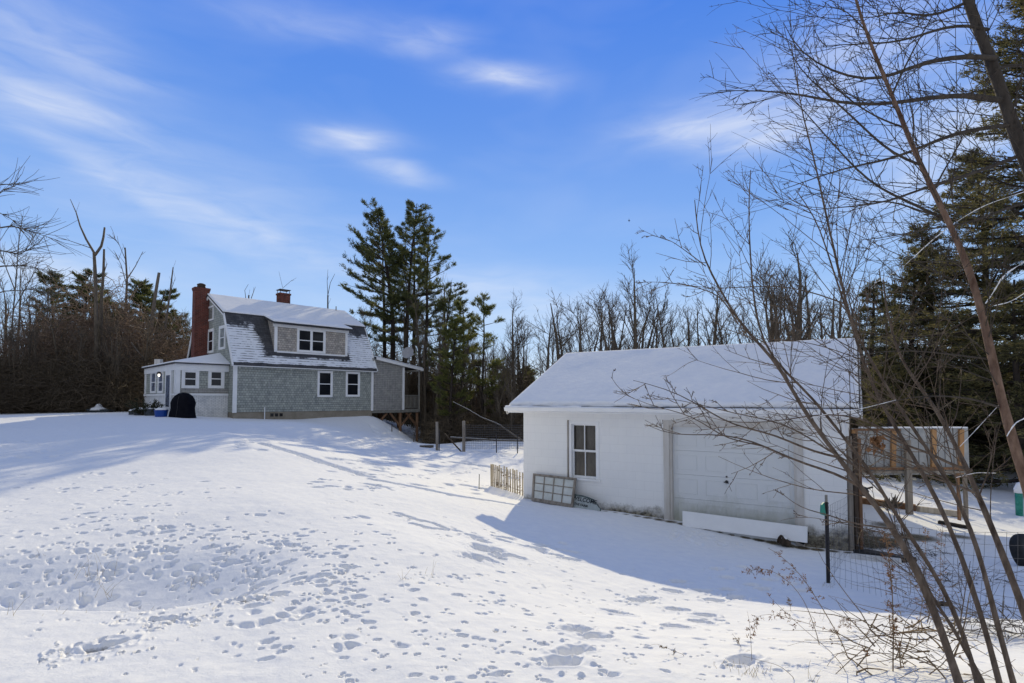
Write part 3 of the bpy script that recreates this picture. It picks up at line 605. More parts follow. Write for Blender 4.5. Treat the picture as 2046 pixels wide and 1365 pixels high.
# trim
for s, a in ((-1, -0.14), (1, LEN + 0.14)):
    mb = MB()
    for p, q in (((-0.28, 4.62), (1.42, 7.64)), ((1.36, 7.62), (4.385, 9.06)), ((4.385, 9.06), (7.41, 7.62)), ((7.35, 7.64), (9.05, 4.62))):
        mb.beam(H(a, *p), H(a, *q), 0.05, 0.17)
    mb.build('rake_trim', 'white', cot)
mb = MB(); Wf.box(mb, -0.1, LEN + 0.1, 0.0, 0.26, 4.60, 4.66); Wf.box(mb, -0.12, LEN + 0.12, 0.262, 0.29, 4.58, 4.70); mb.build('eave_trim', 'white', cot)
Wf.boxes('corner_board', 'white', cot, [(-0.03, 0.19, 0, 0.03, 2.0, 4.6)]); Wf.boxes('corner_board', 'white', cot, [(LEN - 0.13, LEN + 0.03, 0, 0.03, 2.0, 4.6)])
mb = MB(); mb.tube([Wf.p(1.7, 0.05, 1.4), Wf.p(1.7, 0.05, 2.3)], 0.03, 6); mb.build('pipe', 'white', cot)
for b in ((634, 741, 664.2, 793.5), (690.5, 743, 718.6, 792.8)): window(cot, Wf, b)
# dormer
dr = MB(); da0, da1 = 2.27, 6.9
dr.extrude([H(da0, 0.18, 5.45), H(da0, 0.18, 7.22), H(da0, 1.6, 7.66), H(da0, 1.6, 5.45)], np.array((*(E * (da1 - da0)), 0)))
dorm = dr.build('dormer', 'shingle_tan', cot)
Wd = W(np.array(H(0, 0.18, 0))[:2], E)
Wd.boxes('dormer_trim', 'white', dorm, [(da0 - 0.02, da0 + 0.15, 0, 0.04, 5.55, 7.05), (da1 - 0.13, da1 + 0.02, 0, 0.04, 5.55, 7.05), (da0 - 0.1, da1 + 0.1, 0, 0.045, 7.05, 7.22), (da0 + 0.15, da1 - 0.13, 0, 0.042, 5.52, 5.62)])
mb = MB(); mb.extrude([H(da0 - 0.2, -0.14, 7.3), H(da0 - 0.2, 1.45, 7.79), H(da0 - 0.2, 1.45, 7.68), H(da0 - 0.2, -0.14, 7.2)], np.array((*(E * (da1 - da0 + 0.4)), 0))); droof = mb.build('dormer_roof', 'asphalt_roof', dorm)
snow_sheet('snow_cover', cot, [H(da0 - 0.2, -0.16, 7.305), H(da1 + 0.2, -0.16, 7.305), H(da1 + 0.2, 1.6, 7.86), H(da0 - 0.2, 1.6, 7.86)], 0.075, 50, 14, 8, 0.1, 0.025)
window(cot, Wd, (593, 657.5, 650, 705), units=2, case=0.12, name='dormer_window')
# gable side
for b in ((415.6, 658, 427.4, 705.5), (438.6, 651, 451, 698.4)): window(cot, Wg, b, case=0.13, glass='glass' if b[0] < 420 else 'curtain')
r0, r1, z0, z1 = pbox(Wg, (416, 612, 427.4, 641)); c = 0.1
vt = Wg.boxes('gable_vent', 'white', cot, [(r0, r0 + c, 0, 0.05, z0, z1), (r1 - c, r1, 0, 0.05, z0, z1), (r0 + c, r1 - c, 0, 0.05, z1 - c, z1), (r0 + c, r1 - c, 0, 0.05, z0, z0 + c)])
Wg.boxes('louvre', 'rail', vt, [(r0 + c, r1 - c, 0.0, 0.03, z0 + c + 0.09 * k, z0 + c + 0.09 * k + 0.05) for k in range(int((z1 - z0 - 2 * c) / 0.09))])
r0, r1, z0, z1 = pbox(Wf, (538.6, 824, 566, 834), -0.03)
cw = Wf.boxes('cellar_window', 'foundation', cot, [(r0, r1, -0.03, 0.0, z1 - 0.05, z1), (r0, r1, -0.03, 0.0, z0, z0 + 0.04)])
for k in range(3): Wf.boxes('pane', 'glass', cw, [(r0 + 0.04 + (r1 - r0) / 3 * k, r0 + (r1 - r0) / 3 * (k + 1) - 0.04, -0.03, -0.01, z0 + 0.05, z1 - 0.06)])
# chimneys
ch = MB(); b0, b1 = 4.62, 5.2
def cbox(mb, a0, a1, b0, b1, z0, z1): mb.hexa([H(a0, b0, z0), H(a1, b0, z0), H(a1, b1, z0), H(a0, b1, z0), H(a0, b0, z1), H(a1, b0, z1), H(a1, b1, z1), H(a0, b1, z1)])
cbox(ch, -0.80, -0.002, b0, b1, 1.3, 9.42); cbox(ch, -0.82, 0.02, b0 - 0.02, b1 + 0.02, 9.42, 9.5); cbox(ch, -0.84, 0.04, b0 - 0.04, b1 + 0.04, 9.5, 9.62)
chm = ch.build('chimney', 'brick', cot, label='tall red brick chimney standing against the gable wall')
mb = MB(); mb.lathe(H(-0.4, 4.91, 9.66), [(0.25, 0), (0.22, 0.12), (0.24, 0.14), (0.24, 0.2), (0.12, 0.26)], 12); mb.build('chimney_pot', 'dark_wood', chm)
mb = MB(); cbox(mb, 4.28, 4.98, 4.55, 5.15, 8.7, 9.86); cbox(mb, 4.24, 5.02, 4.51, 5.19, 9.86, 9.98); c2 = mb.build('chimney', 'brick', cot, label='short brick chimney on the roof ridge with a metal cap')
mb = MB(); cbox(mb, 4.25, 5.0, 4.5, 5.2, 10.2, 10.23)
for a in (4.32, 4.93):
    for b in (4.58, 5.12): mb.beam(H(a, b, 9.98), H(a, b, 10.2), 0.03, 0.03)
mb.build('chimney_cap', 'steel', c2)
mb = MB(); mb.tube([H(8.1, 4.1, 8.9), H(8.1, 4.1, 9.45)], 0.035, 8); mb.build('vent_pipe', 'rail', cot)
# sunroom
sa, sb0, sb1 = -2.59, 0.83, 7.93
Ws = W(np.array(H(sa, sb0, 0))[:2], E); Wl = W(np.array(H(sa, sb1, 0))[:2], -G); SL = sb1 - sb0
mb = MB(); cbox(mb, sa, -0.002, sb0, sb1, 2.95, 4.5); mb.build('sunroom_wall', 'shingle', cot)
mb = MB(); cbox(mb, sa - 0.03, -0.003, sb0 - 0.03, sb1 + 0.03, 1.2, 2.948); bw = mb.build('sunroom_base', 'white_brick', cot)
mb = MB(); Ws.box(mb, -0.09, 2.58, 0.0, 0.09, 2.95, 3.07); Wl.box(mb, 0, SL + 0.06, 0.0, 0.085, 2.955, 3.065); mb.build('sill', 'white', bw)
Ws.boxes('panel', 'shingle_new', cot, [(0.19, 2.56, 0, 0.012, 3.08, 3.34)])
mb = MB(); Ws.box(mb, -0.08, 2.58, 0, 0.08, 4.3, 4.66); Wl.box(mb, 0, SL + 0.07, 0, 0.079, 4.31, 4.65); mb.build('frieze', 'white', cot)
Ws.boxes('corner_post', 'white', cot, [(-0.05, 0.19, 0, 0.05, 3.08, 4.3)])
Wl.boxes('corner_post', 'white', cot, [(SL - 0.24, SL + 0.05, 0, 0.05, 3.08, 4.3)]); Wl.boxes('corner_post', 'white', cot, [(0, 0.3, 0, 0.05, 3.08, 4.3)])
for b in ((362.5, 738, 397.6, 776), (415.6, 738, 448, 776)): window(cot, Ws, b, case=0.14)
window(cot, Wl, (302, 742, 312.5, 786), case=0.12, glass='pale_glass'); window(cot, Wl, (316.5, 741, 327, 786), case=0.12, glass='pale_glass')
r0, r1, z0, z1 = pbox(Wl, (333.5, 741, 345.5, 815)); z0 = 1.6
dd = Wl.boxes('door', 'white', cot, [(r0, r1, 0, 0.1, z0, z1)]); Wl.boxes('pane', 'pale_glass', dd, [(r0 + 0.25, r1 - 0.25, 0.1, 0.115, z0 + 0.75, z1 - 0.25)])
mb = MB(); lp = Wl.p(hit(Wl, 326, 744)[0], 0.2, 4.2); mb.lathe(lp, [(0.02, 0.12), (0.09, 0.1), (0.1, 0.0), (0.06, -0.02)], 10); lb = mb.build('porch_lamp', 'steel', cot)
mb = MB(); mb.lathe(lp, [(0.02, -0.16), (0.05, -0.12), (0.05, -0.03), (0.02, -0.02)], 10); mb.build('bulb', 'bulb', lb)
A_, B_, C_, D_, E_ = H(sa - 0.18, sb0 - 0.2, 4.72), H(0, sb0 - 0.2, 4.72), H(0, 2.4, 5.42), H(0, sb1 + 0.2, 5.42), H(sa - 0.18, sb1 + 0.2, 4.72)
dn = lambda p, h: (p[0], p[1], p[2] - h)
def hiproof(mb, h0, h1):
    up = [dn(p, -h1) for p in (A_, B_, C_, D_, E_)]; lo = [dn(p, h0) for p in (A_, B_, C_, D_, E_)]
    mb.poly([up[0], up[1], up[2]]); mb.poly([up[0], up[2], up[3], up[4]]); mb.poly([up[0], up[4], lo[4], lo[0]]); mb.poly([up[1], up[0], lo[0], lo[1]]); mb.poly([up[3], lo[3], lo[4], up[4]]); mb.poly([lo[0], lo[4], lo[3], lo[2]]); mb.poly([lo[0], lo[2], lo[1]])
mb = MB(); hiproof(mb, 0.07, 0.0); sr = mb.build('sunroom_roof', 'asphalt_roof', cot)
mb = MB(); hiproof(mb, -0.004, 0.07); mb.build('snow_cover', 'snow', sr, bevel=0.03)
q = at(317, 724, 33.0); mb = MB(); mb.hexa([(q[0] - .17, q[1] - .15, 4.7), (q[0] + .17, q[1] - .15, 4.7), (q[0] + .17, q[1] + .15, 4.7), (q[0] - .17, q[1] + .15, 4.7), (q[0] - .17, q[1] - .15, 5.2), (q[0] + .17, q[1] - .15, 5.2), (q[0] + .17, q[1] + .15, 5.2), (q[0] - .17, q[1] + .15, 5.2)])
mb.build('roof_vent', 'old_white', cot)
# addition and porch
Wa = W(np.array(H(LEN, 0.06, 0))[:2], E); ax = 2.5
def az_(a): return 5.55 - (a) * 0.163
mb = MB(); mb.extrude([Wa.p(0.002, 0, 2.03), Wa.p(ax, 0, 2.03), Wa.p(ax, 0, az_(ax) - 0.02), Wa.p(0.002, 0, az_(0) - 0.02)], -Wa.n * 5.0); mb.build('addition_wall', 'shingle_new', cot)
Wa.boxes('corner_board', 'white', cot, [(ax - 0.14, ax + 0.03, 0.0, 0.03, 2.03, 5.0)])
mb = MB(); mb.extrude([Wa.p(0.16, 0.2, az_(0.16) + 0.1), Wa.p(3.95, 0.2, az_(3.95) + 0.1), Wa.p(3.95, 0.2, az_(3.95)), Wa.p(0.16, 0.2, az_(0.16))], -Wa.n * 5.4); ar = mb.build('addition_roof', 'asphalt_roof', cot)
mb = MB(); mb.extrude([Wa.p(0.16, 0.23, az_(0.16) + 0.08), Wa.p(4.0, 0.23, az_(4.0) + 0.08), Wa.p(4.0, 0.23, az_(4.0) - 0.1), Wa.p(0.16, 0.23, az_(0.16) - 0.1)], -Wa.n * 0.028)
Wa.box(mb, 3.952, 4.0, -5.2, 0.2, az_(4) - 0.1, az_(4) + 0.08); mb.build('fascia', 'white', ar)
snow_sheet('snow_cover', ar, [Wa.p(0.16, 0.2, az_(0.16) + 0.1), Wa.p(3.95, 0.2, az_(3.95) + 0.1), Wa.p(3.95, -5.2, az_(3.95) + 0.1), Wa.p(0.16, -5.2, az_(0.16) + 0.1)], 0.06, 30, 30, 5)
Wa.boxes('deck', 'rail', cot, [(0.0, 3.86, -5.0, -0.002, 1.84, 2.03), (ax + 0.002, 3.86, 0.0, 0.05, 1.88, 2.1)])
def bal(mb, p, q, n, z0, z1):
    p = np.array(p); q = np.array(q)
    for k in range(n + 1):
        c = p + (q - p) * k / n; mb.beam((*c[:2], z0), (*c[:2], z1), 0.035, 0.035)
    mb.beam((*p[:2], z1), (*q[:2], z1), 0.09, 0.05); mb.beam((*p[:2], z0), (*q[:2], z0), 0.05, 0.05)
mb = MB(); bal(mb, Wa.p(ax + 0.08, 0, 0), Wa.p(3.75, 0, 0), 10, 2.2, 3.05); bal(mb, Wa.p(3.8, -0.1, 0), Wa.p(3.8, -4.9, 0), 36, 2.2, 3.05); mb.build('railing', 'rail', cot)
for r_a, n_a in ((3.8, -0.02), (3.8, -4.9)):
    mb = MB(); mb.beam(Wa.p(r_a, n_a, 2.04), Wa.p(r_a, n_a, az_(r_a) - 0.0), 0.11, 0.11); mb.build('porch_post', 'rail', cot)
for r_a, n_a in ((3.7, -0.1), (2.3, -0.12), (2.0, -2.4), (3.7, -2.5), (3.7, -4.8)):
    mb = MB(); mb.beam(Wa.p(r_a, n_a, -0.6), Wa.p(r_a, n_a, 1.838), 0.17, 0.17); mb.build('support_post', 'brown_wood', cot)
for a, b in (((3.62, -0.1, 0.9), (2.75, -0.1, 1.82)), ((2.38, -0.12, 0.95), (3.2, -0.12, 1.82)), ((2.22, -0.12, 0.95), (1.45, -0.12, 1.82)), ((0.3, -0.12, 0.9), (1.2, -0.12, 1.8)), ((3.7, -0.2, 0.9), (3.7, -1.1, 1.8))):
    mb = MB(); mb.beam(Wa.p(*a), Wa.p(*b), 0.08, 0.13); mb.build('brace', 'brown_wood', cot)
# satellite dish stands on the porch roof
q = np.array(at(816, 706, 38.2)); ds = thing('satellite_dish', (q[0], q[1], 5.05), 'round grey satellite dish on the porch roof of the cottage', 'satellite dish')
mb = MB(); dax = Vector((-0.25, -0.9, 0.35)); k = 20
mb.lathe(q, [(0.44 * s, -0.0 + 0.12 * s * s) for s in (0.02, 0.3, 0.6, 0.85, 1.0, 1.02, 0.98, 0.02)], 24, dax); mb.build('reflector', 'dish', ds, smooth=True)
mb = MB(); mb.tube([(q[0], q[1] + 0.15, 5.0), (q[0], q[1] + 0.15, q[2] - 0.1), (q[0], q[1] + 0.05, q[2])], 0.03, 8); mb.tube([(q[0] - .35, q[1] - 0.1, 5.05), (q[0], q[1] + 0.15, 5.45)], 0.015, 6); mb.build('mast', 'dish', ds)
mb = MB(); mb.tube([(q[0], q[1], q[2] - 0.4), (q[0] + 0.45, q[1] - 0.6, q[2] - 0.15)], 0.02, 6); mb.tube([(q[0] + 0.42, q[1] - 0.62, q[2] - 0.15), (q[0] + 0.5, q[1] - 0.52, q[2] - 0.1)], 0.05, 8); mb.build('feed_arm', 'dish', ds)

# ---- garage
D0 = np.array((3.565, 12.3)); Wk = W(D0, (0.8432, -0.5376))
gr_l, gr_r, GD = -3.866, 3.406, 6.19
gar = thing('garage', tuple(Wk.p(0, -3, 0)), 'low white painted block garage with a snow covered roof and roll-up door', 'garage')
dr0, dr1 = 0.0, 2.552; dz1 = hit(Wk, 1336, 850)[1]
wr0, wr1, wz0, wz1 = pbox(Wk, (1137, 842, 1197, 956))
cells = [(gr_l, wr0, -0.9, 2.45), (wr0, wr1, -0.9, wz0), (wr0, wr1, wz1, 2.45), (wr1, dr0, -0.9, 2.45), (dr0, dr1, dz1, 2.45), (dr1, gr_r, -0.9, 2.45)]
mb = MB()
for a0, a1, z0, z1 in cells: Wk.face(mb, [(a0, 0, z0), (a1, 0, z0), (a1, 0, z1), (a0, 0, z1)])
for a0, a1, z0, z1 in ((wr0, wr1, wz0, wz1), (dr0, dr1, -0.9, dz1)):
    d = -0.22
    Wk.face(mb, [(a0, 0, z0), (a0, 0, z1), (a0, d, z1), (a0, d, z0)]); Wk.face(mb, [(a1, 0, z1), (a1, 0, z0), (a1, d, z0), (a1, d, z1)])
    Wk.face(mb, [(a0, 0, z1), (a1, 0, z1), (a1, d, z1), (a0, d, z1)]); Wk.face(mb, [(a1, 0, z0), (a0, 0, z0), (a0, d, z0), (a1, d, z0)])
rz = 4.1
for a in (gr_l, gr_r): Wk.face(mb, [(a, 0, -0.9), (a, 0, 2.45), (a, -GD / 2, rz - 0.1), (a, -GD, 2.45), (a, -GD, -0.9)][::(1 if a < 0 else -1)])
Wk.face(mb, [(gr_l, -GD, -0.9), (gr_l, -GD, 2.45), (gr_r, -GD, 2.45), (gr_r, -GD, -0.9)])
gw = mb.build('wall', 'block', gar)
Wk.boxes('interior', 'dark_wood', gar, [(gr_l + 0.3, gr_r - 0.3, -GD + 0.4, -0.7, -0.8, 2.3)])
e0, e1 = -4.17, 3.66
top0, toph = 2.50, 4.14
mb = MB()
mb.hexa([Wk.p(e0, 0.33, 2.42), Wk.p(e1, 0.33, 2.42), Wk.p(e1, -GD / 2, toph - 0.1), Wk.p(e0, -GD / 2, toph - 0.1), Wk.p(e0, 0.33, top0), Wk.p(e1, 0.33, top0), Wk.p(e1, -GD / 2, toph), Wk.p(e0, -GD / 2, toph)])
mb.hexa([Wk.p(e0, -GD / 2 - 0.001, toph - 0.1), Wk.p(e1, -GD / 2 - 0.001, toph - 0.1), Wk.p(e1, -GD - 0.33, 2.42), Wk.p(e0, -GD - 0.33, 2.42), Wk.p(e0, -GD / 2 - 0.001, toph), Wk.p(e1, -GD / 2 - 0.001, toph), Wk.p(e1, -GD - 0.33, top0), Wk.p(e0, -GD - 0.33, top0)])
gr = mb.build('roof', 'asphalt_roof', gar)
snow_sheet('snow_cover', gr, [Wk.p(e0, 0.24, top0 + .043), Wk.p(e1 - 0.02, 0.24, top0 + .043), Wk.p(e1 - 0.02, -GD / 2, toph), Wk.p(e0, -GD / 2, toph)], 0.1, 150, 40, 21, 0.14, 0.008, lipk=0.11)
snow_sheet('snow_cover', gr, [Wk.p(e1, -GD - 0.33, top0), Wk.p(e0, -GD - 0.33, top0), Wk.p(e0, -GD / 2, toph), Wk.p(e1, -GD / 2, toph)], 0.1, 40, 20, 22, 0.15, 0.03)
mb = MB(); P = [(0.33, 2.40), (0.45, 2.42), (0.47, 2.505), (0.44, 2.505), (0.425, 2.44), (0.345, 2.43), (0.345, 2.49), (0.33, 2.49)]
mb.extrude([Wk.p(e0, n, z) for n, z in P], Wk.r * (e1 - e0)); mb.extrude([Wk.p(e0, n, z) for n, z in P[:3] + P[-1:]], -Wk.r * 0.01); gt = mb.build('gutter', 'white', gar)
mb = MB(); sv = []; nn = 90
for k in range(nn):
    a0 = e0 + (e1 - e0) * k / nn; h = 0.035 + 0.03 * float(vnoise(a0, 0, 0.4, 77)) + (0.02 if a0 < -2 else 0); h = max(h, 0.008); sv.append((a0, h))
for (a0, h0), (a1, h1) in zip(sv, sv[1:]): mb.hexa([Wk.p(a0, 0.438, 2.46), Wk.p(a1, 0.438, 2.46), Wk.p(a1, 0.35, 2.46), Wk.p(a0, 0.35, 2.46), Wk.p(a0, 0.43, 2.485 + h0), Wk.p(a1, 0.43, 2.485 + h1), Wk.p(a1, 0.36, 2.49 + h1 * 1.1), Wk.p(a0, 0.36, 2.49 + h0 * 1.1)])
mb.build('gutter_snow', 'snow', gt)
Wk.boxes('soffit', 'white', gar, [(e0 + 0.02, e1 - 0.02, 0.003, 0.328, 2.37, 2.41)])
for s, e in ((-1, e0), (1, e1)):
    mb = MB()
    for q0, q1 in (((0.34, 2.40), (-GD / 2, toph - 0.06)), ((-GD / 2, toph - 0.06), (-GD - 0.34, 2.40))): mb.beam(Wk.p(e + s * 0.016, *q0), Wk.p(e + s * 0.016, *q1), 0.03, 0.17)
    mb.build('rake_trim', 'old_white', gar)
# door
dd = Wk.boxes('door_frame', 'old_white', gar, [(dr0 + 0.001, dr0 + 0.05, -0.16, -0.0, -0.5, dz1), (dr1 - 0.05, dr1 - 0.001, -0.16, 0.0, -0.5, dz1), (dr0 + 0.05, dr1 - 0.05, -0.16, 0.0, dz1 - 0.03, dz1 - 0.002), (dr0 - 0.13, dr0, 0.0, 0.03, -0.5, dz1 + 0.11), (dr1, dr1 + 0.12, 0.0, 0.03, -0.5, dz1 + 0.11), (dr0, dr1, 0.0, 0.028, dz1, dz1 + 0.11)])
door = None; dzb = -0.04; sh = (dz1 - 0.03 - dzb) / 4; gdo = MB()
for k in range(4):
    z0 = dzb + sh * k; Wk.box(gdo, dr0 + 0.05, dr1 - 0.05, -0.2, -0.12, z0 + 0.002, z0 + sh - 0.002)
    for j in range(4):
        w_ = (dr1 - dr0 - 0.1) / 4; a0 = dr0 + 0.05 + w_ * j + 0.09; a1 = a0 + w_ - 0.18
        for t0, t1, y0, y1 in ((a0, a1, z0 + 0.1, z0 + 0.112), (a0, a1, z0 + sh - 0.112, z0 + sh - 0.1), (a0, a0 + 0.012, z0 + 0.112, z0 + sh - 0.112), (a1 - 0.012, a1, z0 + 0.112, z0 + sh - 0.112)): Wk.box(gdo, t0, t1, -0.1199, -0.112, y0, y1)
Wk.box(gdo, dr0 + 0.06, dr1 - 0.06, -0.21, -0.195, dzb - 0.3, dz1 - 0.035)
door = gdo.build('door', 'door', gar)
hr, hz = hit(Wk, 1452, 963, -0.12); mb = MB(); mb.lathe(Wk.p(hr, -0.12, hz), [(0.035, 0), (0.035, 0.015), (0.012, 0.02), (0.012, 0.04)], 10, Wk.n); mb.beam(Wk.p(hr - 0.05, -0.07, hz), Wk.p(hr + 0.05, -0.07, hz - 0.02), 0.018, 0.018); mb.lathe(Wk.p(hr, -0.12, hz + 0.11), [(0.02, 0), (0.02, 0.015)], 10, Wk.n); mb.build('handle', 'steel', door)
# window
gwn = Wk.boxes('window', 'white', gar, [(wr0, wr0 + 0.07, -0.1, 0.012, wz0, wz1), (wr1 - 0.08, wr1, -0.1, 0.01, wz0, wz1), (wr0 + 0.07, wr1 - 0.08, -0.1, 0.01, wz1 - 0.07, wz1), (wr0 - 0.02, wr1 + 0.04, -0.1, 0.05, wz0 - 0.045, wz0 - 0.002)])
Wk.boxes('frame_edge', 'grey_wood', gwn, [(wr0 - 0.035, wr0 - 0.001, 0.0, 0.03, wz0, wz1 + 0.02)])
x0, x1, zz0, zz1 = wr0 + 0.07, wr1 - 0.08, wz0, wz1 - 0.07; xm = (x0 + x1) / 2; zm = (zz0 + zz1) / 2
Wk.boxes('sash', 'white', gwn, [(x0, x0 + 0.035, -0.08, -0.05, zm, zz1), (x1 - 0.035, x1, -0.08, -0.05, zm, zz1), (x0 + .035, x1 - .035, -0.08, -0.05, zz1 - 0.035, zz1), (x0 + .035, x1 - .035, -0.08, -0.048, zm, zm + 0.03), (xm - 0.01, xm + 0.01, -0.08, -0.052, zm + .03, zz1 - .035)])
Wk.boxes('sash', 'white', gwn, [(x0, x0 + 0.035, -0.12, -0.085, zz0, zm), (x1 - 0.035, x1, -0.12, -0.085, zz0, zm), (x0 + .035, x1 - .035, -0.12, -0.085, zz0, zz0 + 0.05), (x0 + .035, x1 - .035, -0.12, -0.085, zm - .025, zm), (xm - 0.01, xm + 0.01, -0.12, -0.09, zz0 + .05, zm - .025)])
Wk.boxes('pane', 'garage_glass', gwn, [(x0 + .03, x1 - .03, -0.13, -0.125, zz0, zz1)])

# ------------------------------------------------------------------ things by the garage
def wp(px, py, n): r, z = hit(Wk, px, py, n); return Wk.p(r, n, z)
bl, br_ = wp(1363.5, 1046, 0.3), wp(1613, 1079, 0.3); tl, tr = wp(1363.5, 1021, 0.22), wp(1613.5, 1053, 0.22)
pk = thing('board', tuple((np.array(bl) + br_) / 2), 'long white board leaning on edge against the bottom of the garage door', 'board')
mb = MB(); dwn = np.array((0, 0, -0.06)); mb.extrude([bl + dwn, br_ + dwn, tr, tl], -Wk.n * 0.03); mb.build('plank', 'white', pk, bevel=0.004)
# old sash with twelve panes
c4 = [wp(1063.4, 996, 0.35), wp(1145.5, 1010, 0.35), wp(1152.4, 956.2, 0.07), wp(1066.3, 946.8, 0.07)]
o = thing('window_sash', tuple((np.array(c4[0]) + c4[1]) / 2), 'old unpainted twelve pane window sash leaning on the garage wall below the window', 'window sash')
def bil(u, v): return c4[0] * (1 - u) * (1 - v) + c4[1] * u * (1 - v) + c4[2] * u * v + c4[3] * (1 - u) * v
nz = np.cross(c4[1] - c4[0], c4[3] - c4[0]); nz /= np.linalg.norm(nz); nz = nz * np.sign(nz @ Wk.n)
def strip(mb, u0, u1, v0, v1, t0, t1): mb.hexa([bil(u0, v0) + nz * t0, bil(u1, v0) + nz * t0, bil(u1, v1) + nz * t0, bil(u0, v1) + nz * t0, bil(u0, v0) + nz * t1, bil(u1, v0) + nz * t1, bil(u1, v1) + nz * t1, bil(u0, v1) + nz * t1])
mb = MB(); strip(mb, 0, 0.045, -0.1, 1, 0, 0.04); strip(mb, 0.955, 1, -0.1, 1, 0, 0.04); strip(mb, 0.045, 0.955, 0.93, 1, 0, 0.04); strip(mb, 0.045, 0.955, -0.1, 0.02, 0, 0.04)
for k in (1, 2, 3): strip(mb, 0.045 + 0.91 * k / 4 - 0.01, 0.045 + 0.91 * k / 4 + 0.01, 0.02, 0.93, 0.0, 0.03)
for k in (1, 2):
    for j in range(4): strip(mb, 0.055 + 0.91 * j / 4 + (0 if j else -0.01), 0.035 + 0.91 * (j + 1) / 4 + (0.01 if j == 3 else 0), 0.02 + 0.91 * k / 3 - 0.014, 0.02 + 0.91 * k / 3 + 0.014, 0.0, 0.028)
mb.build('frame', 'grey_wood', o)
m = mat('dusty_pane', (0.55, 0.58, 0.54), 0.25, mottled((0.48, 0.5, 0.45), (0.66, 0.68, 0.66), 3, 0), 0.5); M['dusty'] = m
for i in range(4):
    for j in range(3): mb = MB(); strip(mb, 0.045 + 0.91 * i / 4 + .011, 0.045 + 0.91 * (i + 1) / 4 - .011, 0.02 + 0.91 * j / 3 + .015, 0.02 + 0.91 * (j + 1) / 3 - .015, 0.008, 0.014); mb.build('pane', 'dusty', o)
# welcome sign
q0, q1 = wp(1146, 1013, 0.3), wp(1201, 1019, 0.3); sg = thing('welcome_sign', tuple((q0 + q1) / 2), 'dark wooden sign with black WELCOME lettering half buried beside the old sash', 'sign')
sx = (q1 - q0); sl = np.linalg.norm(sx); sx /= sl; sn = Wk.n * 0.93 + np.array((0, 0, 0.36)); sn -= sx * (sn @ sx); sn /= np.linalg.norm(sn); sz = np.cross(sn, sx) * 1.0
if sz[2] < 0: sz = -sz
def sp_(u, v, t): return q0 + sx * u * sl + sz * v + sn * t
out = [(-0.02, -0.25), (1.0, -0.25), (1.0, 0.03), (0.93, 0.06), (0.85, 0.13), (0.76, 0.17), (0.72, 0.225), (0.5, 0.27), (0.25, 0.3), (-0.02, 0.31)]
mb = MB(); mb.extrude([sp_(u, v, 0) for u, v in out], sn * 0.018); bd = mb.build('board', 'sign_paint', sg)
mb = MB(); mb.extrude([sp_(0.02 + u * 0.95, v * 0.86, 0.019) for u, v in out], sn * 0.003); mb.build('face', 'sign_face', sg)
def text_obj(s, size, pos, xa, ya, m_, parent, name='lettering', sx_=1.0):
    cu = bpy.data.curves.new('t', 'FONT'); cu.body = s; cu.size = size; cu.extrude = 0.0015; cu.align_x = 'LEFT'; cu.offset = size * 0.018
    ob = bpy.data.objects.new('t', cu); COL.objects.link(ob); dg = bpy.context.evaluated_depsgraph_get(); me = bpy.data.meshes.new_from_object(ob.evaluated_get(dg)); bpy.data.objects.remove(ob)
    za = np.cross(xa, ya); V = np.empty(len(me.vertices) * 3); me.vertices.foreach_get('co', V); V = V.reshape(-1, 3)
    Wd_ = np.array(pos) + V[:, :1] * sx_ * xa + V[:, 1:2] * ya + V[:, 2:] * za - off_of(parent); me.vertices.foreach_set('co', Wd_.ravel()); me.name = name
    me.materials.clear(); me.materials.append(M[m_]); me.update(); o = bpy.data.objects.new(name, me); COL.objects.link(o); o.parent = parent; return o
tilt = -0.10; xa = sx * math.cos(tilt) + sz * math.sin(tilt); ya = -sx * math.sin(tilt) + sz * math.cos(tilt)
text_obj('WELCOME', 0.135, sp_(-0.08, 0.175, 0.025), xa, ya, 'lettering', sg)
text_obj('THE FARM', 0.078, sp_(0.02, 0.055, 0.025), xa, ya, 'lettering', sg)
# tipped pots
def pot(px, py, ax, r, h, label, m='black_plastic'):
    x, y = gp(px, py); z = gh(x, y); t = thing('flower_pot', (x, y, z), label, 'flower pot', 'tipped pots by the garage door')
    mb = MB(); ax = Vector(ax).normalized(); mb.lathe((x, y, z + r * 0.75), [(r * 0.72, 0), (r * 0.98, h * 0.86), (r * 1.1, h * 0.87), (r * 1.12, h), (r * 0.98, h), (r * 0.95, h * 0.8), (r * 0.65, h * 0.05)], 18, ax); mb.build('pot', m, t)
    mb = MB(); c = np.array((x, y, z + r * 0.75)) + np.array(ax) * h * 0.5 + np.array((0, 0, r * 0.75)); V = []
    mb.lathe(c, [(0.01, 0.035), (r * 0.4, 0.03), (r * 0.6, 0.0), (r * 0.55, -0.03)], 10); mb.build('snow_cap', 'snow', t, smooth=True)
pot(1600, 1093, (0.55, 0.35, 0.75), 0.1, 0.24, 'black plastic pot tipped against the right end of the long white board'); pot(1577, 1094, (-0.7, 0.1, 0.35), 0.085, 0.2, 'dark brown cracked pot lying left of the black pot in the snow', 'dark_wood')
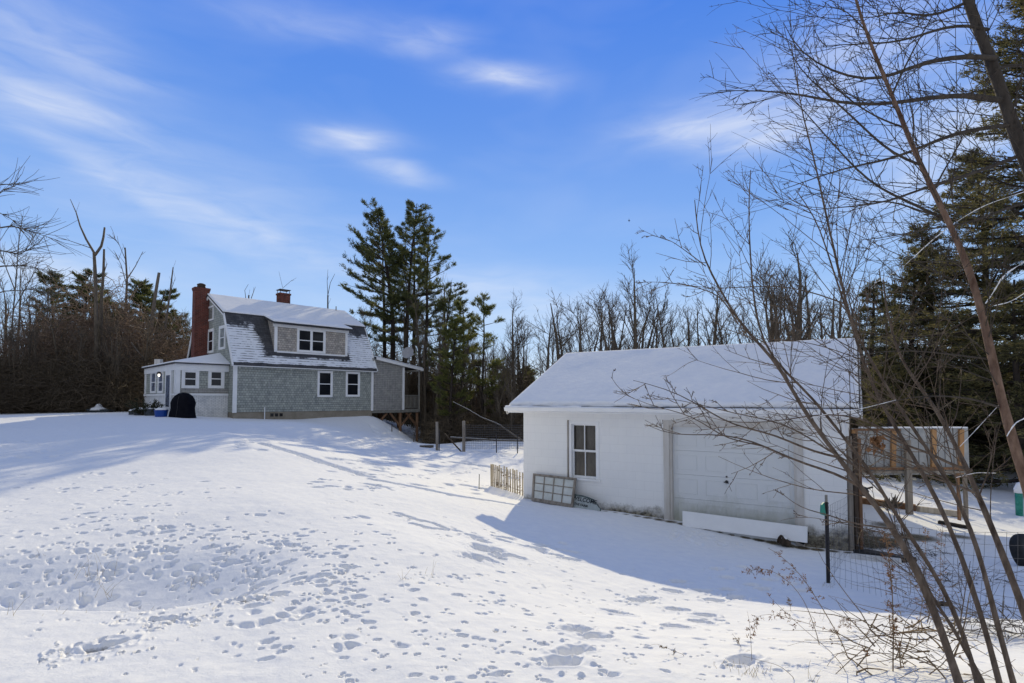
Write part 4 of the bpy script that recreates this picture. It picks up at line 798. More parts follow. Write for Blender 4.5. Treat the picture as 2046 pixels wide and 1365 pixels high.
# ---- covered grill, tub, planters by the sunroom
x, y = at(364, 833, 27.7)[:2]; z = gh(x, y)
gl = thing('grill', (x, y, z), 'barbecue grill under a black vinyl cover beside the sunroom', 'grill')
mb = MB(); rows = [(0.0, 0.66, 0.40), (0.12, 0.63, 0.38), (0.5, 0.58, 0.33), (0.75, 0.62, 0.34), (0.95, 0.55, 0.32), (1.12, 0.42, 0.27), (1.25, 0.22, 0.17), (1.29, 0.05, 0.04)]; V = []; F = []; kk = 28
for i, (zz, a, b) in enumerate(rows):
    for j in range(kk):
        t = 2 * math.pi * j / kk; c_, s_ = math.cos(t), math.sin(t); e_ = 0.55
        px_ = a * math.copysign(abs(c_) ** e_, c_) * (1 + 0.03 * math.sin(j * 2.6 + i)); py_ = b * math.copysign(abs(s_) ** e_, s_)
        V.append((x + px_ * 0.96 + py_ * 0.25 + zz * 0.04, y - px_ * 0.25 + py_ * 0.96, z - 0.03 + zz))
for i in range(len(rows) - 1):
    for j in range(kk): F.append((i * kk + j, i * kk + (j + 1) % kk, (i + 1) * kk + (j + 1) % kk, (i + 1) * kk + j))
F.append(tuple((len(rows) - 1) * kk + j for j in range(kk))); mb.raw(V, F); mb.build('cover', 'black_cloth', gl, smooth=True)
mb = MB(); mb.tube([V[kk * i + 21] for i in range(6)], 0.012, 5); mb.build('seam', 'steel', gl)
def bucket(name, px, py, Y, r, h, m, label, cat, snow_=0.05, rect=False):
    x, y = at(px, py, Y)[:2]; z = gh(x, y) - 0.02; t = thing(name, (x, y, z), label, cat)
    mb = MB(); mb.lathe((x, y, z), [(r * 0.85, 0), (r * 0.97, h * 0.9), (r * 1.05, h * 0.91), (r * 1.05, h), (r * 0.95, h), (r * 0.9, h * 0.85)], 20); mb.build('tub' if name == 'tub' else 'pot', m, t, smooth=False)
    mb = MB(); mb.lathe((x, y, z + h * 0.86), [(r * 0.93, 0), (r * 0.9, snow_ + h * 0.14), (r * 0.5, snow_ + h * 0.14 + 0.05), (0.01, snow_ + h * 0.14 + 0.06)], 16); mb.build('snow_cap', 'snow', t, smooth=True); return x, y, z
bucket('tub', 322, 829, 27.6, 0.31, 0.36, 'blue', 'blue plastic tub with snow on top beside the covered grill', 'tub')
bucket('planter', 300, 826, 28.5, 0.3, 0.36, 'planter', 'dark planter between the leafy shrub and the blue tub', 'planter', 0.02)
bucket('planter', 278, 825, 28.8, 0.27, 0.3, 'planter', 'snow topped dark planter left of the leafy shrub', 'planter', 0.06)
bucket('planter', 265, 824, 29.2, 0.2, 0.22, 'planter', 'smallest dark planter at the left end of the row by the sunroom', 'planter', 0.03)
x, y = at(200, 819, 33)[:2]; z = gh(x, y); o = thing('sled', (x, y, z), 'dark green sled heaped with snow at the edge of the thicket', 'sled')
mb = MB(); V = []
mb.hexa([(x - .55, y - .25, z), (x + .6, y - .25, z), (x + .6, y + .25, z), (x - .55, y + .25, z), (x - .65, y - .32, z + .2), (x + .72, y - .32, z + .16), (x + .72, y + .32, z + .16), (x - .65, y + .32, z + .2)]); mb.build('hull', 'planter', o, bevel=0.03)
mb = MB(); mb.lathe((x - 0.1, y, z + 0.12), [(0.45, 0.0), (0.4, 0.12), (0.22, 0.2), (0.1, 0.36), (0.01, 0.4)], 9); mb.build('snow_cap', 'snow', o, smooth=True)

# ---- picket snow fence left of the garage
pf = None; pts = [(982, 969), (990, 970), (1000, 972), (1010, 975), (1022, 979), (1034, 983), (1046, 987)]
P0 = np.array(gp(982, 972)); P2 = np.array((0.36, 14.75)); Pm_ = (P0 + P2) / 2 + np.array((-0.1, 0.15))
pf = thing('picket_fence', (P0[0], P0[1], gh(*P0)), 'short sun-bleached slat fence beside the left corner of the garage', 'fence')
nn = 17; wires = [[], []]
for k in range(nn):
    t = k / (nn - 1); q = P0 * (1 - t) ** 2 + 2 * t * (1 - t) * Pm_ + P2 * t * t; z = gh(*q); hgt = 0.62 + r_.uniform(-0.03, 0.05); le = r_.uniform(-0.03, 0.03)
    mb = MB(); mb.beam((q[0], q[1], z - 0.08), (q[0] + le, q[1] - 0.02, z + hgt), 0.038 if k % 4 else 0.05, 0.012); mb.build('picket', 'picket', pf)
    for i, h in enumerate((0.12, 0.5)): wires[i].append((q[0] + le * h / hgt, q[1] - 0.02, z + h))
for wv in wires: mb = MB(); mb.tube(wv, 0.004, 4); mb.build('wire', 'wire', pf)
fm = FM(); lt = []
for i in range(150):
    t = r_.choice((0.2, 0.4, 0.55, 0.85)) + r_.gauss(0, 0.05); q = P0 * (1 - t) ** 2 + 2 * t * (1 - t) * Pm_ + P2 * t * t; c = np.array((q[0], q[1] - 0.03, gh(*q) + r_.choice((0.1, 0.2, 0.45)) + r_.gauss(0, 0.05)))
    lt.append(c + np.array([[g(0, .02) for _ in range(3)] for _ in range(3)]))
fm.tris(np.array(lt) ); o = fm.build('dried_vine', 'dry_stalk', None); tagp(o, 'withered brown vine caught in the short slat fence', 'vine')
# ---- wire fence with wooden posts at the back of the yard
bf = thing('wire_fence', at(900, 902, 27.5)[:2] + (0.1,), 'wire fence with two wooden posts at the back of the yard', 'fence')
for px, y0, y1, m_, rr_, Y in ((873, 843, 903, 'grey_wood', 0.075, 27.8), (926.5, 841, 905, 'grey_wood', 0.085, 27.2)):
    a = np.array(at(px, y1, Y)); b = np.array(at(px, y0, Y)); a[2] = gh(a[0], a[1]) - 0.1; mb = MB(); mb.tube([a, (a + b) / 2 + (0.01, 0, 0), b], [rr_, rr_ * 0.95, rr_ * 0.93], 9); mb.build('post', m_, bf)
for px, y0, Y in ((877.5, 858, 27.9), (992, 866, 27.0), (1034, 868, 27)):
    a = np.array(at(px, 903, Y)); a[2] = gh(a[0], a[1]) - 0.1; b = np.array(at(px, y0, Y)); mb = MB(); mb.beam(a, (a[0], a[1], b[2]), 0.05, 0.04); mb.build('steel_post', 'steel', bf)
mb = MB(); mb.beam(at(888, 866, 27.6), at(922, 903, 27.3), 0.06, 0.06); mb.build('brace', 'dark_wood', bf)
mb = MB()
for k in range(11):
    zy = 849 + k * 4.6; mb.tube([at(927, zy, 27.2), at(960, zy + 1.0, 27.1), at(992, zy + 0.2, 27.0), at(1060, zy + 1, 27.0)], 0.007, 3)
for k in range(36): mb.tube([at(928 + k * 3.6, 849, 27.1), at(928 + k * 3.6, 898, 27.1)], 0.004, 3)
mb.build('wire_mesh', 'wire', bf)
for (px, py, Y, hh, lean, lab) in ((826, 886, 33.5, 0.55, 0.06, 'short leaning wooden stake on the bank below the porch'), (783, 862, 35.3, 0.5, 0, 'thin stake on the crest of the bank under the addition')):
    a = np.array(at(px, py, Y)); a[2] = gh(a[0], a[1]) - 0.1; mb = MB(); mb.beam(a, a + (lean, 0, hh + .1), 0.05, 0.04); o = mb.build('stake', 'dark_wood'); tagp(o, lab, 'stake')
x, y = gp(957, 975); z = gh(x, y); mb = MB(); mb.tube([(x, y, z - .1), (x + .01, y, z + .36), (x - .005, y, z + .37)], 0.012, 6); o = mb.build('garden_stake', 'rail'); tagp(o, 'thin metal garden stake standing alone left of the slat fence', 'stake')
# firewood plank heap end by the bank
x, y = gp(852, 895); z = gh(x, y); mb = MB(); mb.tube([(x - .35, y, z + .03), (x + .35, y + .2, z + .06)], [0.1, 0.07], 8); o = mb.build('log', 'bark_grey'); tagp(o, 'dark chunk of log lying in the snow left of the wooden fence posts', 'log')

# ---- pen at the right of the garage
pen = thing('pen_wall', at(1820, 1020, 14.0)[:2] + (-0.3,), 'raised wall of grey metal sheeting on orange studs right of the garage', 'shelter')
Wp = W(at(1700, 900, 14.0)[:2], (1, 0.02)); pr = lambda px, py, n=0.0: hit(Wp, px, py, n)
xl, zt = pr(1704, 856); xr, _ = pr(1936, 856); _, zb = pr(1820, 949)
mb = MB(); Wp.box(mb, xl, xr, -0.05, -0.03, zb, zt); mb.build('metal_sheet', 'sheet_metal', pen)
for px in (1708, 1786, 1866, 1921):
    c = pr(px, 900)[0]; mb = MB(); mb.extrude([Wp.p(c - 0.07 - .03, -0.028, zb + (0.02 if px > 1800 else 0.15)), Wp.p(c + 0.05 - .03, -0.028, zb + (0.02 if px > 1800 else 0.15)), Wp.p(c + 0.07, -0.028, zt - 0.03), Wp.p(c - 0.05, -0.028, zt - 0.03)], Wp.n * 0.06); mb.build('stud', 'new_wood', pen)
Wp.boxes('rail', 'brown_wood', pen, [(xl, xr - 0.2, 0.033, 0.09, zb + 0.14, zb + 0.2)]); Wp.boxes('rail', 'grey_wood', pen, [(xl, xr - 0.1, 0.033, 0.08, zb + 0.05, zb + 0.11)])
Wp.boxes('rail', 'brown_wood', pen, [(xl, xl + 1.2, 0.033, 0.07, zt - 0.06, zt - 0.005)])
mb = MB(); ns = 40
for k in range(ns):
    a0 = xl + 0.2 + (xr - xl - 0.25) * k / ns; a1 = xl + 0.2 + (xr - xl - 0.25) * (k + 1) / ns; h0 = 0.04 + 0.03 * float(vnoise(a0, 0, 0.5, 3)); h1 = 0.04 + 0.03 * float(vnoise(a1, 0, 0.5, 3))
    mb.hexa([Wp.p(a0, 0.03, zt + .002), Wp.p(a1, 0.03, zt + .002), Wp.p(a1, -0.09, zt + .002), Wp.p(a0, -0.09, zt + .002), Wp.p(a0, 0.02, zt + h0), Wp.p(a1, 0.02, zt + h1), Wp.p(a1, -0.07, zt + h1), Wp.p(a0, -0.07, zt + h0)])
mb.build('snow_cover', 'snow', pen)
for px, n_, m_, w_ in ((1816, 0.12, 'grey_wood', 0.13), (1814, -0.4, 'brown_wood', 0.06), (1915, 0.0, 'brown_wood', 0.06), (1929, -0.3, 'grey_wood', 0.08)):
    c = pr(px, 990, n_)[0]; q = Wp.p(c, n_, 0); mb = MB(); mb.beam((q[0], q[1], gh(q[0], q[1]) - 0.2), (q[0], q[1], zb + (0.9 if px == 1816 else 0.1)), w_, w_ * 0.8); mb.build('post', m_, pen)
# dark corner posts beside the garage
def post(pos, z0, z1, w_, m_, lab, name='post'):
    mb = MB(); mb.beam((pos[0], pos[1], z0), (pos[0] + 0.01, pos[1], z1), w_, w_); o = mb.build(name, m_); tagp(o, lab, 'post')
q = Wk.p(gr_r + 0.045, -0.03, 0); post(q, -0.6, 2.0, 0.07, 'grey_wood', 'weathered brown post tight against the right corner of the garage')
q = Wk.p(gr_r + 0.125, -0.1, 0); post(q, -0.6, 2.05, 0.075, 'dark_wood', 'near black square post standing just behind the weathered corner post')
q = Wk.p(gr_r + 0.2, -0.2, 0); post(q, -0.6, 1.95, 0.06, 'brown_wood', 'reddish brown post, third and farthest from the garage corner')
def plank(p, q, w_, h, m_, name, lab, cat):
    mb = MB(); mb.beam(p, q, w_, h); o = mb.build(name, m_, bevel=0.006); tagp(o, lab, cat)
def gpt(px, py, dz=0.04): x, y = gp(px, py); return np.array((x, y, gh(x, y) + dz))
plank(gpt(1716, 1006, .08), gpt(1830, 1022, .08), 0.2, 0.17, 'brown_wood', 'timber', 'long brown timber lying in the snow under the pen wall', 'timber')
plank(gpt(1832, 1022, .07), gpt(1926, 1034, .07), 0.17, 0.14, 'picket', 'timber', 'pale split timber lying at the right end of the pen', 'timber')
plank(gpt(1875, 1047), gpt(1935, 1058), 0.12, 0.07, 'black_plastic', 'timber', 'short black wet plank in the shaded snow of the pen', 'timber')
plank(gpt(1702, 1116, .03), gpt(1800, 1128, .03), 0.05, 0.12, 'old_white', 'edging_board', 'low pale edging board running right from the corner post', 'board')
plank(gpt(1720, 1107, .04), gpt(1815, 1124, .04), 0.3, 0.08, 'black_plastic', 'rubber_mat', 'black ribbed mat lying behind the low edging board', 'mat')
plank(gpt(1850, 1208, .02), gpt(1900, 1212, .02), 0.06, 0.04, 'dark_wood', 'timber', 'small dark stick of timber beyond the wire mesh between sapling stems', 'timber')
# stump root
x, y = gp(1780, 1018); z = gh(x, y); fm = FM(); ls_ = []
for i in range(26):
    a = u(0, 6.3); e_ = u(0.1, 1.2); d = np.array((math.cos(a) * math.cos(e_), math.sin(a) * math.cos(e_), math.sin(e_))); q = np.array((x, y, z + 0.05)); ls_.append((np.array([q, q + d * 0.18, q + d * 0.3 + (0, 0, u(-.05, .1))]), np.array([0.06, 0.03, 0.006])))
fm.tubes(ls_, 5); o = fm.build('tree_stump', 'bark_grey'); tagp(o, 'grey upturned root stump in the snow below the pen wall', 'stump')
# duck-like black bird table: dark feeder hanging at post
x, y, z = at(1722, 981, 13.0); mb = MB(); mb.lathe((x, y, z), [(0.02, -0.12), (0.13, -0.07), (0.15, 0.0), (0.1, 0.09), (0.02, 0.12)], 12); mb.beam((x + .05, y, z + .04), (x + .26, y, z + .09), 0.04, 0.03); mb.beam((x - 0.3, y - 0.2, z + 0.1), (x, y, z + 0.08), 0.03, 0.03); o = mb.build('feeder', 'black_plastic'); tagp(o, 'rounded black feeder fixed beside the reddish brown post', 'feeder')
# green vent pipe with a snow cap
x, y, z = at(2036, 1000, 15.5); zg = gh(x, y); o = thing('vent_pipe', (x, y, zg), 'green vertical vent pipe capped with snow at the right edge', 'pipe')
mb = MB(); zt_ = at(2036, 985, 15.5)[2]; mb.tube([(x, y, zg - .2), (x, y, zt_)], 0.085, 16); mb.build('pipe', 'green_plastic', o, smooth=True)
mb = MB(); mb.tube([(x - .0, y, zt_), (x, y, zt_ + .1), (x + .05, y, zt_ + .2), (x + .16, y, zt_ + .24), (x + .28, y, zt_ + .2)], [0.1, 0.11, 0.11, 0.1, 0.08], 14); mb.build('snow_cap', 'snow', o, smooth=True)
# tyre
x, y = gp(2052, 1128); z = gh(x, y); o = thing('tyre', (x, y, z), 'black rubber tyre standing half sunk in the snow at the right edge', 'tyre')
R_, r2 = 0.21, 0.075; V = []; F = []; ax_ = np.array((0.35, -0.85, 0.3)); ax_ /= np.linalg.norm(ax_); a1 = np.cross(ax_, (0, 0, 1)); a1 /= np.linalg.norm(a1); a2 = np.cross(ax_, a1); c0 = np.array((x, y, z + 0.17))
for i in range(36):
    t = 2 * math.pi * i / 36
    for j in range(14):
        p = 2 * math.pi * j / 14; cr = R_ + r2 * math.copysign(abs(math.cos(p)) ** 0.7, math.cos(p)); V.append(c0 + (a1 * math.cos(t) + a2 * math.sin(t)) * cr + ax_ * 0.08 * math.copysign(abs(math.sin(p)) ** 0.7, math.sin(p)))
for i in range(36):
    for j in range(14): F.append((i * 14 + j, ((i + 1) % 36) * 14 + j, ((i + 1) % 36) * 14 + (j + 1) % 14, i * 14 + (j + 1) % 14))
mb = MB(); mb.raw(V, F); mb.build('tread', 'rubber', o, smooth=True)
# ---- foreground wire fence
fp = np.array((4.48, 7.66)); x, y = gp(1655, 1166); fp = np.array((x, y))
ff = thing('wire_mesh_fence', (x, y, gh(x, y)), 'sagging wire mesh fence on a dark steel post in front of the pen', 'fence')
zt_ = at(1655, 989, y)[2]; z0 = gh(x, y); mb = MB(); mb.beam((x, y, z0 - .1), (x, y, zt_ - 0.1), 0.045, 0.02); mb.beam((x, y - 0.012, z0), (x, y - 0.012, zt_ - 0.1), 0.012, 0.03)
for k in range(18): mb.beam((x - .012, y - .03, z0 + .06 * k + .1), (x + .012, y - .03, z0 + .06 * k + .1), 0.014, 0.012)
mb.build('post', 'steel', ff); mb = MB(); mb.beam((x, y, zt_ - 0.1), (x, y, zt_), 0.03, 0.02); mb.build('post_tip', 'rail', ff)
zi = at(1645, 1012, y)[2]; mb = MB(); mb.hexa([(x - .09, y - .03, zi - .11), (x - .02, y - .03, zi - .13), (x - .02, y + .02, zi - .13), (x - .09, y + .02, zi - .11), (x - .08, y - .03, zi + .02), (x - .04, y - .03, zi + .06), (x - .04, y + .02, zi + .06), (x - .08, y + .02, zi + .02)]); mb.build('insulator', 'green_plastic', ff, bevel=0.01)
ends = [fp] + [np.array(gp(*q)) for q in ((1745, 1190), (1850, 1222), (1960, 1252), (2070, 1280))]
path = []
for a, b in zip(ends, ends[1:]):
    for k in range(8): path.append(a + (b - a) * k / 8)
path.append(ends[-1]); path = np.array(path); hh = 1.05
fm = FM(); ls_ = []
cum = np.r_[0, np.cumsum(np.linalg.norm(np.diff(path, axis=0), axis=1))]
def fpnt(s, h):
    x = np.interp(s, cum, path[:, 0]); y = np.interp(s, cum, path[:, 1]); return np.array((x + 0.03 * math.sin(s * 2 + h * 3), y + 0.05 * math.sin(s * 1.7) * h, gh(x, y) - 0.02 + h * (1 - 0.12 * math.sin(min(s, 3)))))
s = 0
while s < cum[-1]:
    ls_.append((np.array([fpnt(s, h) for h in np.linspace(0, hh, 5)]), np.full(5, 0.0018))); s += 0.1
for k in range(9): ls_.append((np.array([fpnt(q, hh * k / 8) for q in np.linspace(0, cum[-1], 33)]), np.full(33, 0.002)))
fm.tubes(ls_, 3); o = fm.build('wire_mesh', 'wire', ff); o.location = tuple(-off_of(ff))
fm = FM(); ls_ = []; gcorner = Wk.p(gr_r, 0.0, 0)[:2]   # run from the post back to the garage corner
for k in range(14):
    q = fp + (gcorner - fp) * k / 13 * 0.98; ls_.append((np.array([(q[0], q[1], gh(*q) + h) for h in np.linspace(0, hh, 4)]), np.full(4, 0.0018)))
for k in range(9): ls_.append((np.array([(*(fp + (gcorner - fp) * t), gh(*(fp + (gcorner - fp) * t)) + hh * k / 8) for t in np.linspace(0, 0.98, 12)]), np.full(12, 0.0018)))
fm.tubes(ls_, 3); o = fm.build('wire_mesh', 'wire', ff); o.location = tuple(-off_of(ff))
# bird in the sky
x, y, z = at(1257, 441, 45); mb = MB(); mb.tube([(x - .1, y, z), (x, y, z + .01), (x + .1, y, z + .01)], [0.01, 0.035, 0.01], 8); mb.poly([(x - .04, y, z), (x + .04, y, z), (x + .02, y + .1, z - .12)]); mb.poly([(x - .04, y, z), (x + .04, y, z), (x - .02, y - .05, z + .18)]); o = mb.build('bird', 'steel'); tagp(o, 'tiny dark bird flying in the blue sky above the garage', 'bird')
# ------------------------------------------------------------------ trees
def unit(v): return v / (np.linalg.norm(v) + 1e-9)
def limb(rg, p, d, Ln, r0, r1, n=5, wob=0.12, up=0.0):
    P = [np.array(p, float)]; d = unit(np.array(d, float)); st = Ln / (n - 1)
    for i in range(n - 1):
        d = unit(d + rg.normal(0, wob, 3) + np.array((0, 0, up))); P.append(P[-1] + d * st)
    return np.array(P), np.linspace(r0, r1, n)
def around(rg, d, ang, az=None):
    d = unit(d); a = unit(np.cross(d, (0.3, 0.5, 0.81))); b = np.cross(d, a); t = rg.uniform(0, 2 * np.pi) if az is None else az
    return d * math.cos(ang) + (a * math.cos(t) + b * math.sin(t)) * math.sin(ang)
def ptat(P, t):
    f_ = t * (len(P) - 1); i = min(int(f_), len(P) - 2); return P[i] + (P[i + 1] - P[i]) * (f_ - i), unit(P[i + 1] - P[i])
def bare(seed, Hh, r0, nl=12, a0=0.25, spread=0.5, sub=7, tw=4, twl=0.6, broom=0.0, start=0.25, forks=0, llen=0.42):
    rg = np.random.default_rng(seed); big = []; small = []
    trunks = [limb(rg, (0, 0, -0.3), (rg.normal(0, .05), rg.normal(0, .05), 1), Hh * (0.96 if not forks else 0.5) + 0.3, r0, r0 * (0.12 if not forks else 0.6), 9, 0.035, 0.02)]
    for k in range(forks):
        p, d = ptat(trunks[0][0], rg.uniform(0.6, 1)); trunks.append(limb(rg, p, around(rg, d, rg.uniform(0.15, 0.4)), Hh * rg.uniform(0.4, 0.55), r0 * 0.55, 0.012, 8, 0.06, 0.06))
    big += trunks
    for ti, (TP, TR) in enumerate(trunks):
        for k in range(nl if ti == 0 or forks == 0 else nl // 2):
            t = rg.uniform(start, 0.97) if ti == 0 else rg.uniform(0.15, 0.95); p, d = ptat(TP, t); r = np.interp(t, np.linspace(0, 1, len(TR)), TR)
            P, Rr = limb(rg, p, around(rg, d, rg.uniform(a0, a0 + spread)), Hh * llen * rg.uniform(0.45, 1) * (1.15 - t * 0.75), r * 0.42, 0.008, 6, 0.09, 0.09); big.append((P, Rr))
            for j in range(sub):
                s = rg.uniform(0.2, 1); q, e = ptat(P, s); P2, R2 = limb(rg, q, around(rg, e, rg.uniform(0.3, 0.8)), twl * rg.uniform(0.6, 1.8), 0.014, 0.006, 4, 0.13, 0.1); small.append((P2, R2))
                for m in range(tw):
                    q2, e2 = ptat(P2, rg.uniform(0.2, 1)); small.append(limb(rg, q2, around(rg, e2, rg.uniform(0.3, 0.8)), twl * rg.uniform(0.3, 0.8), 0.008, 0.0045, 3, 0.12, 0.08))
    f1 = FM(); f1.tubes([b for b in big[:len(trunks)]], 7); f2 = FM(); f2.tubes(big[len(trunks):], 4); f2.tubes(small, 3); return f1, f2
def blades(rg, C, D, n, ln, wd, spread=0.9, flat=0.0):
    C = np.repeat(np.asarray(C), n, 0); D = np.repeat(np.asarray(D), n, 0); m = len(C)
    d = D + rg.normal(0, spread, (m, 3)) * np.array((1, 1, 1 - flat)); d /= np.linalg.norm(d, axis=1)[:, None]
    s = np.cross(d, rg.normal(0, 1, (m, 3))); s /= np.linalg.norm(s, axis=1)[:, None] + 1e-9
    l = ln * rg.uniform(0.6, 1.2, (m, 1)); C = C + rg.normal(0, ln * 0.25, (m, 3))
    return np.stack([C - s * wd / 2, C + s * wd / 2, C + d * l], 1)
def pine(seed, Hh, r0, Rm, start=0.4, lean=(0, 0), bias=(0, 0), dens=1.0, whorl=5, step=0.55, up=0.05, nb=11, ln=0.26, wd=0.05, droop=0.0, curve=0.0, top=1.0, gap=0.0):
    rg = np.random.default_rng(seed); f1 = FM(); f2 = FM(); bl = []; C = []; D = []; brs = []
    P, Rr = limb(rg, (0, 0, -0.3), (lean[0], lean[1], 1), Hh + 0.3, r0, 0.03, 12, 0.025, 0.0)
    if curve: P[:, 0] += curve * np.sin(np.linspace(0, np.pi, 12))
    z = Hh * start
    while z < Hh * 0.985:
        t = (z + 0.3) / (Hh + 0.3); f_ = (z / Hh - start) / (1 - start); p, d = ptat(P, t)
        prof_ = Rm * (math.sin(min(1, (f_ + 0.12) / 0.45) * math.pi / 2) * (1 - f_) ** 0.55 + 0.12) if top == 1.0 else Rm * ((1 - f_) ** 0.85 * 0.95 + 0.05)
        for k in range(whorl):
            if rg.random() > dens: continue
            a = rg.uniform(0, 6.28); L_ = prof_ * rg.uniform(0.55, 1.15) * (1 + bias[0] * math.cos(a - bias[1]))
            if L_ < 0.15: continue
            dd = np.array((math.cos(a), math.sin(a), up + 0.35 * f_ - droop * (1 - f_)))
            B, Br = limb(rg, p, dd, L_, 0.012 + 0.016 * L_, 0.01, 7, 0.07, 0.035); brs.append((B, Br)); n_ = int(4 + L_ * 3.2)
            for j in range(n_):
                s = rg.uniform(0.3, 1) if top == 1.0 else rg.uniform(0.12, 1); q, e = ptat(B, s); side = 1 if j % 2 else -1
                e2 = unit(np.cross(e, (0, 0, 1)) * side * rg.uniform(0.4, 1.1) + e * 0.8 + np.array((0, 0, rg.uniform(-0.05, 0.25) - droop * .4)))
                l2 = min(0.22 + 0.32 * L_ * (1.1 - s), 1.1) * rg.uniform(0.5, 1.1); S, Sr = limb(rg, q, e2, l2, 0.01, 0.005, 4, 0.1, 0.02); brs.append((S, Sr))
                if rg.random() < gap: continue
                for w_ in np.linspace(0.25, 1, max(2, int(l2 / 0.17))):
                    c, e3 = ptat(S, w_); C.append(c); D.append(unit(e3 + (0, 0, 0.3 if top == 1.0 else -0.05)))
            C.append(B[-1]); D.append(unit(B[-1] - B[-2]))
        z += step * rg.uniform(0.7, 1.3) * (1.1 - 0.5 * f_)
    C = np.array(C); D = np.array(D)
    f1.tubes([(P, Rr)], 9); f2.tubes(brs, 3); fn = FM(); fn.tris(blades(rg, C, D, nb, ln, wd, 0.55 if top == 1.0 else 0.6, 0.3)); return f1, f2, fn
def place(proto, x, y, rz, s, label, group=None, sz=None):
    kids = list(proto.children); o = proto.copy(); COL.objects.link(o); o.location = (x, y, gh(x, y)); o.rotation_euler = (0, 0, rz); o.scale = (s, s, sz or s); o['label'] = label
    if group: o['group'] = group
    for k in kids: c = k.copy(); COL.objects.link(c); c.parent = o
    return o
def proto(name, parts, cat):
    o = bpy.data.objects.new(name, None); COL.objects.link(o); o['category'] = cat
    for nm, fm_, m_ in parts: c = pobj(nm, fm_.mesh(nm, m_), o)
    return o
def drop(o):
    for k in list(o.children): bpy.data.objects.remove(k)
    bpy.data.objects.remove(o)
ra = random.Random(11)
def XY(px, Y): p = at(px, 780, Y); return p[0], p[1]
# -- bare trees in the woods
bt = []
for sd_, kw in ((1, dict(nl=16, a0=0.15, spread=0.35, llen=0.4)), (2, dict(nl=14, a0=0.2, spread=0.4, forks=2)), (3, dict(nl=20, a0=0.12, spread=0.3, llen=0.5, start=0.15)), (4, dict(nl=12, forks=3, a0=0.2, spread=0.35)), (5, dict(nl=9, a0=0.3, spread=0.6, sub=5, tw=3)), (6, dict(nl=26, a0=0.1, spread=0.9, sub=4, tw=2, llen=0.14, twl=0.35, start=0.35)), (7, dict(nl=10, a0=0.5, spread=0.7, llen=0.5, sub=8, tw=4))):
    f1, f2 = bare(sd_, 11, 0.2, **kw); bt.append(proto('bare_tree', [('trunk', f1, 'bark_far'), ('branches', f2, 'bark_far')], 'tree'))
GB = 'bare trees in the woods behind the garage'
lb = 'leafless upright tree in the woods behind the garage'
for i, (px, top, Y) in enumerate(((1030, 594, 41), (1041, 620, 44), (1083, 612, 40), (1100, 650, 47), (1123, 590, 43), (1140, 600, 39), (1151, 600, 49), (1176, 572, 42), (1190, 600, 52), (1208, 560, 40), (1222, 600, 47), (1238, 585, 44), (1252, 600, 50), (1268, 520, 41),
        (1282, 560, 47), (1300, 600, 44), (1322, 610, 52), (1338, 572, 42), (1352, 600, 47), (1375, 620, 52), (1390, 566, 43), (1410, 600, 49), (1440, 600, 45), (1465, 585, 43), (1490, 580, 50), (1520, 570, 46), (1545, 540, 41), (1563, 505, 38), (1581, 490, 37), (1605, 520, 40), (1625, 545, 46), (1648, 555, 42), (1670, 560, 50), (1690, 585, 46))):
    x, y = XY(px, Y); hgt = at(px, top, Y)[2] - gh(x, y); s = hgt / 11.3
    o_ = place(bt[(i * 3 + i // 4) % 7], x, y, ra.uniform(0, 6.28), s * ra.uniform(0.9, 1.5), lb, GB, sz=s); o_.rotation_euler[0] = ra.uniform(-.07, .07); o_.rotation_euler[1] = ra.uniform(-.08, .08)
GL = 'bare trees in the thicket left of the cottage'
for i, (px, top, Y) in enumerate(((8, 560, 38), (35, 590, 46), (62, 600, 42), (105, 640, 38), (140, 620, 41), (228, 600, 40), (285, 610, 43), (360, 640, 46), (375, 605, 47), (20, 640, 34), (52, 630, 34.5), (88, 650, 35), (122, 610, 36), (160, 640, 35), (222, 615, 36), (240, 650, 35), (272, 620, 37), (310, 640, 38), (332, 600, 41), (352, 650, 42), (70, 590, 44), (-15, 600, 36))):
    x, y = XY(px, Y); hgt = at(px, top, Y)[2] - gh(x, y); s = hgt / 11.3; place(bt[(i * 2) % 5], x, y, ra.uniform(0, 6.28), s * 1.15, 'leafless tree in the thicket left of the cottage', GL, sz=s)
GM = 'bare trees between the cottage and the garage'
for i, (px, top, Y) in enumerate(((700, 640, 46), (735, 600, 48), (815, 560, 46), (862, 560, 47), (880, 600, 43), (905, 660, 41), (925, 690, 38), (945, 690, 42), (975, 690, 39), (990, 700, 45), (1005, 700, 37), (1020, 690, 48), (850, 640, 40), (893, 560, 50), (915, 640, 40), (935, 660, 42), (955, 650, 44), (968, 690, 38), (984, 660, 43), (996, 690, 38), (1012, 680, 41), (1022, 700, 36), (846, 600, 41), (868, 620, 39), (1050, 670, 44))):
    x, y = XY(px, Y); hgt = at(px, top, Y)[2] - gh(x, y); s = hgt / 11.3; place(bt[(i * 2 + 1) % 5], x, y, ra.uniform(0, 6.28), s, 'leafless tree in the dark woods between the cottage and the garage', GM, sz=s)
GR = 'bare trees behind the pen'
for i, (px, top, Y) in enumerate(((1720, 560, 33), (1745, 520, 34), (1795, 500, 30), (1850, 560, 34), (1760, 640, 27), (1900, 700, 26), (1960, 720, 29), (2030, 700, 25))):
    x, y = XY(px, Y); hgt = at(px, top, Y)[2] - gh(x, y); s = hgt / 11.3; place(bt[(i * 2) % 5], x, y, ra.uniform(0, 6.28), s, 'leafless tree among the dark spruces behind the pen', GR, sz=s)
for o in bt: drop(o)
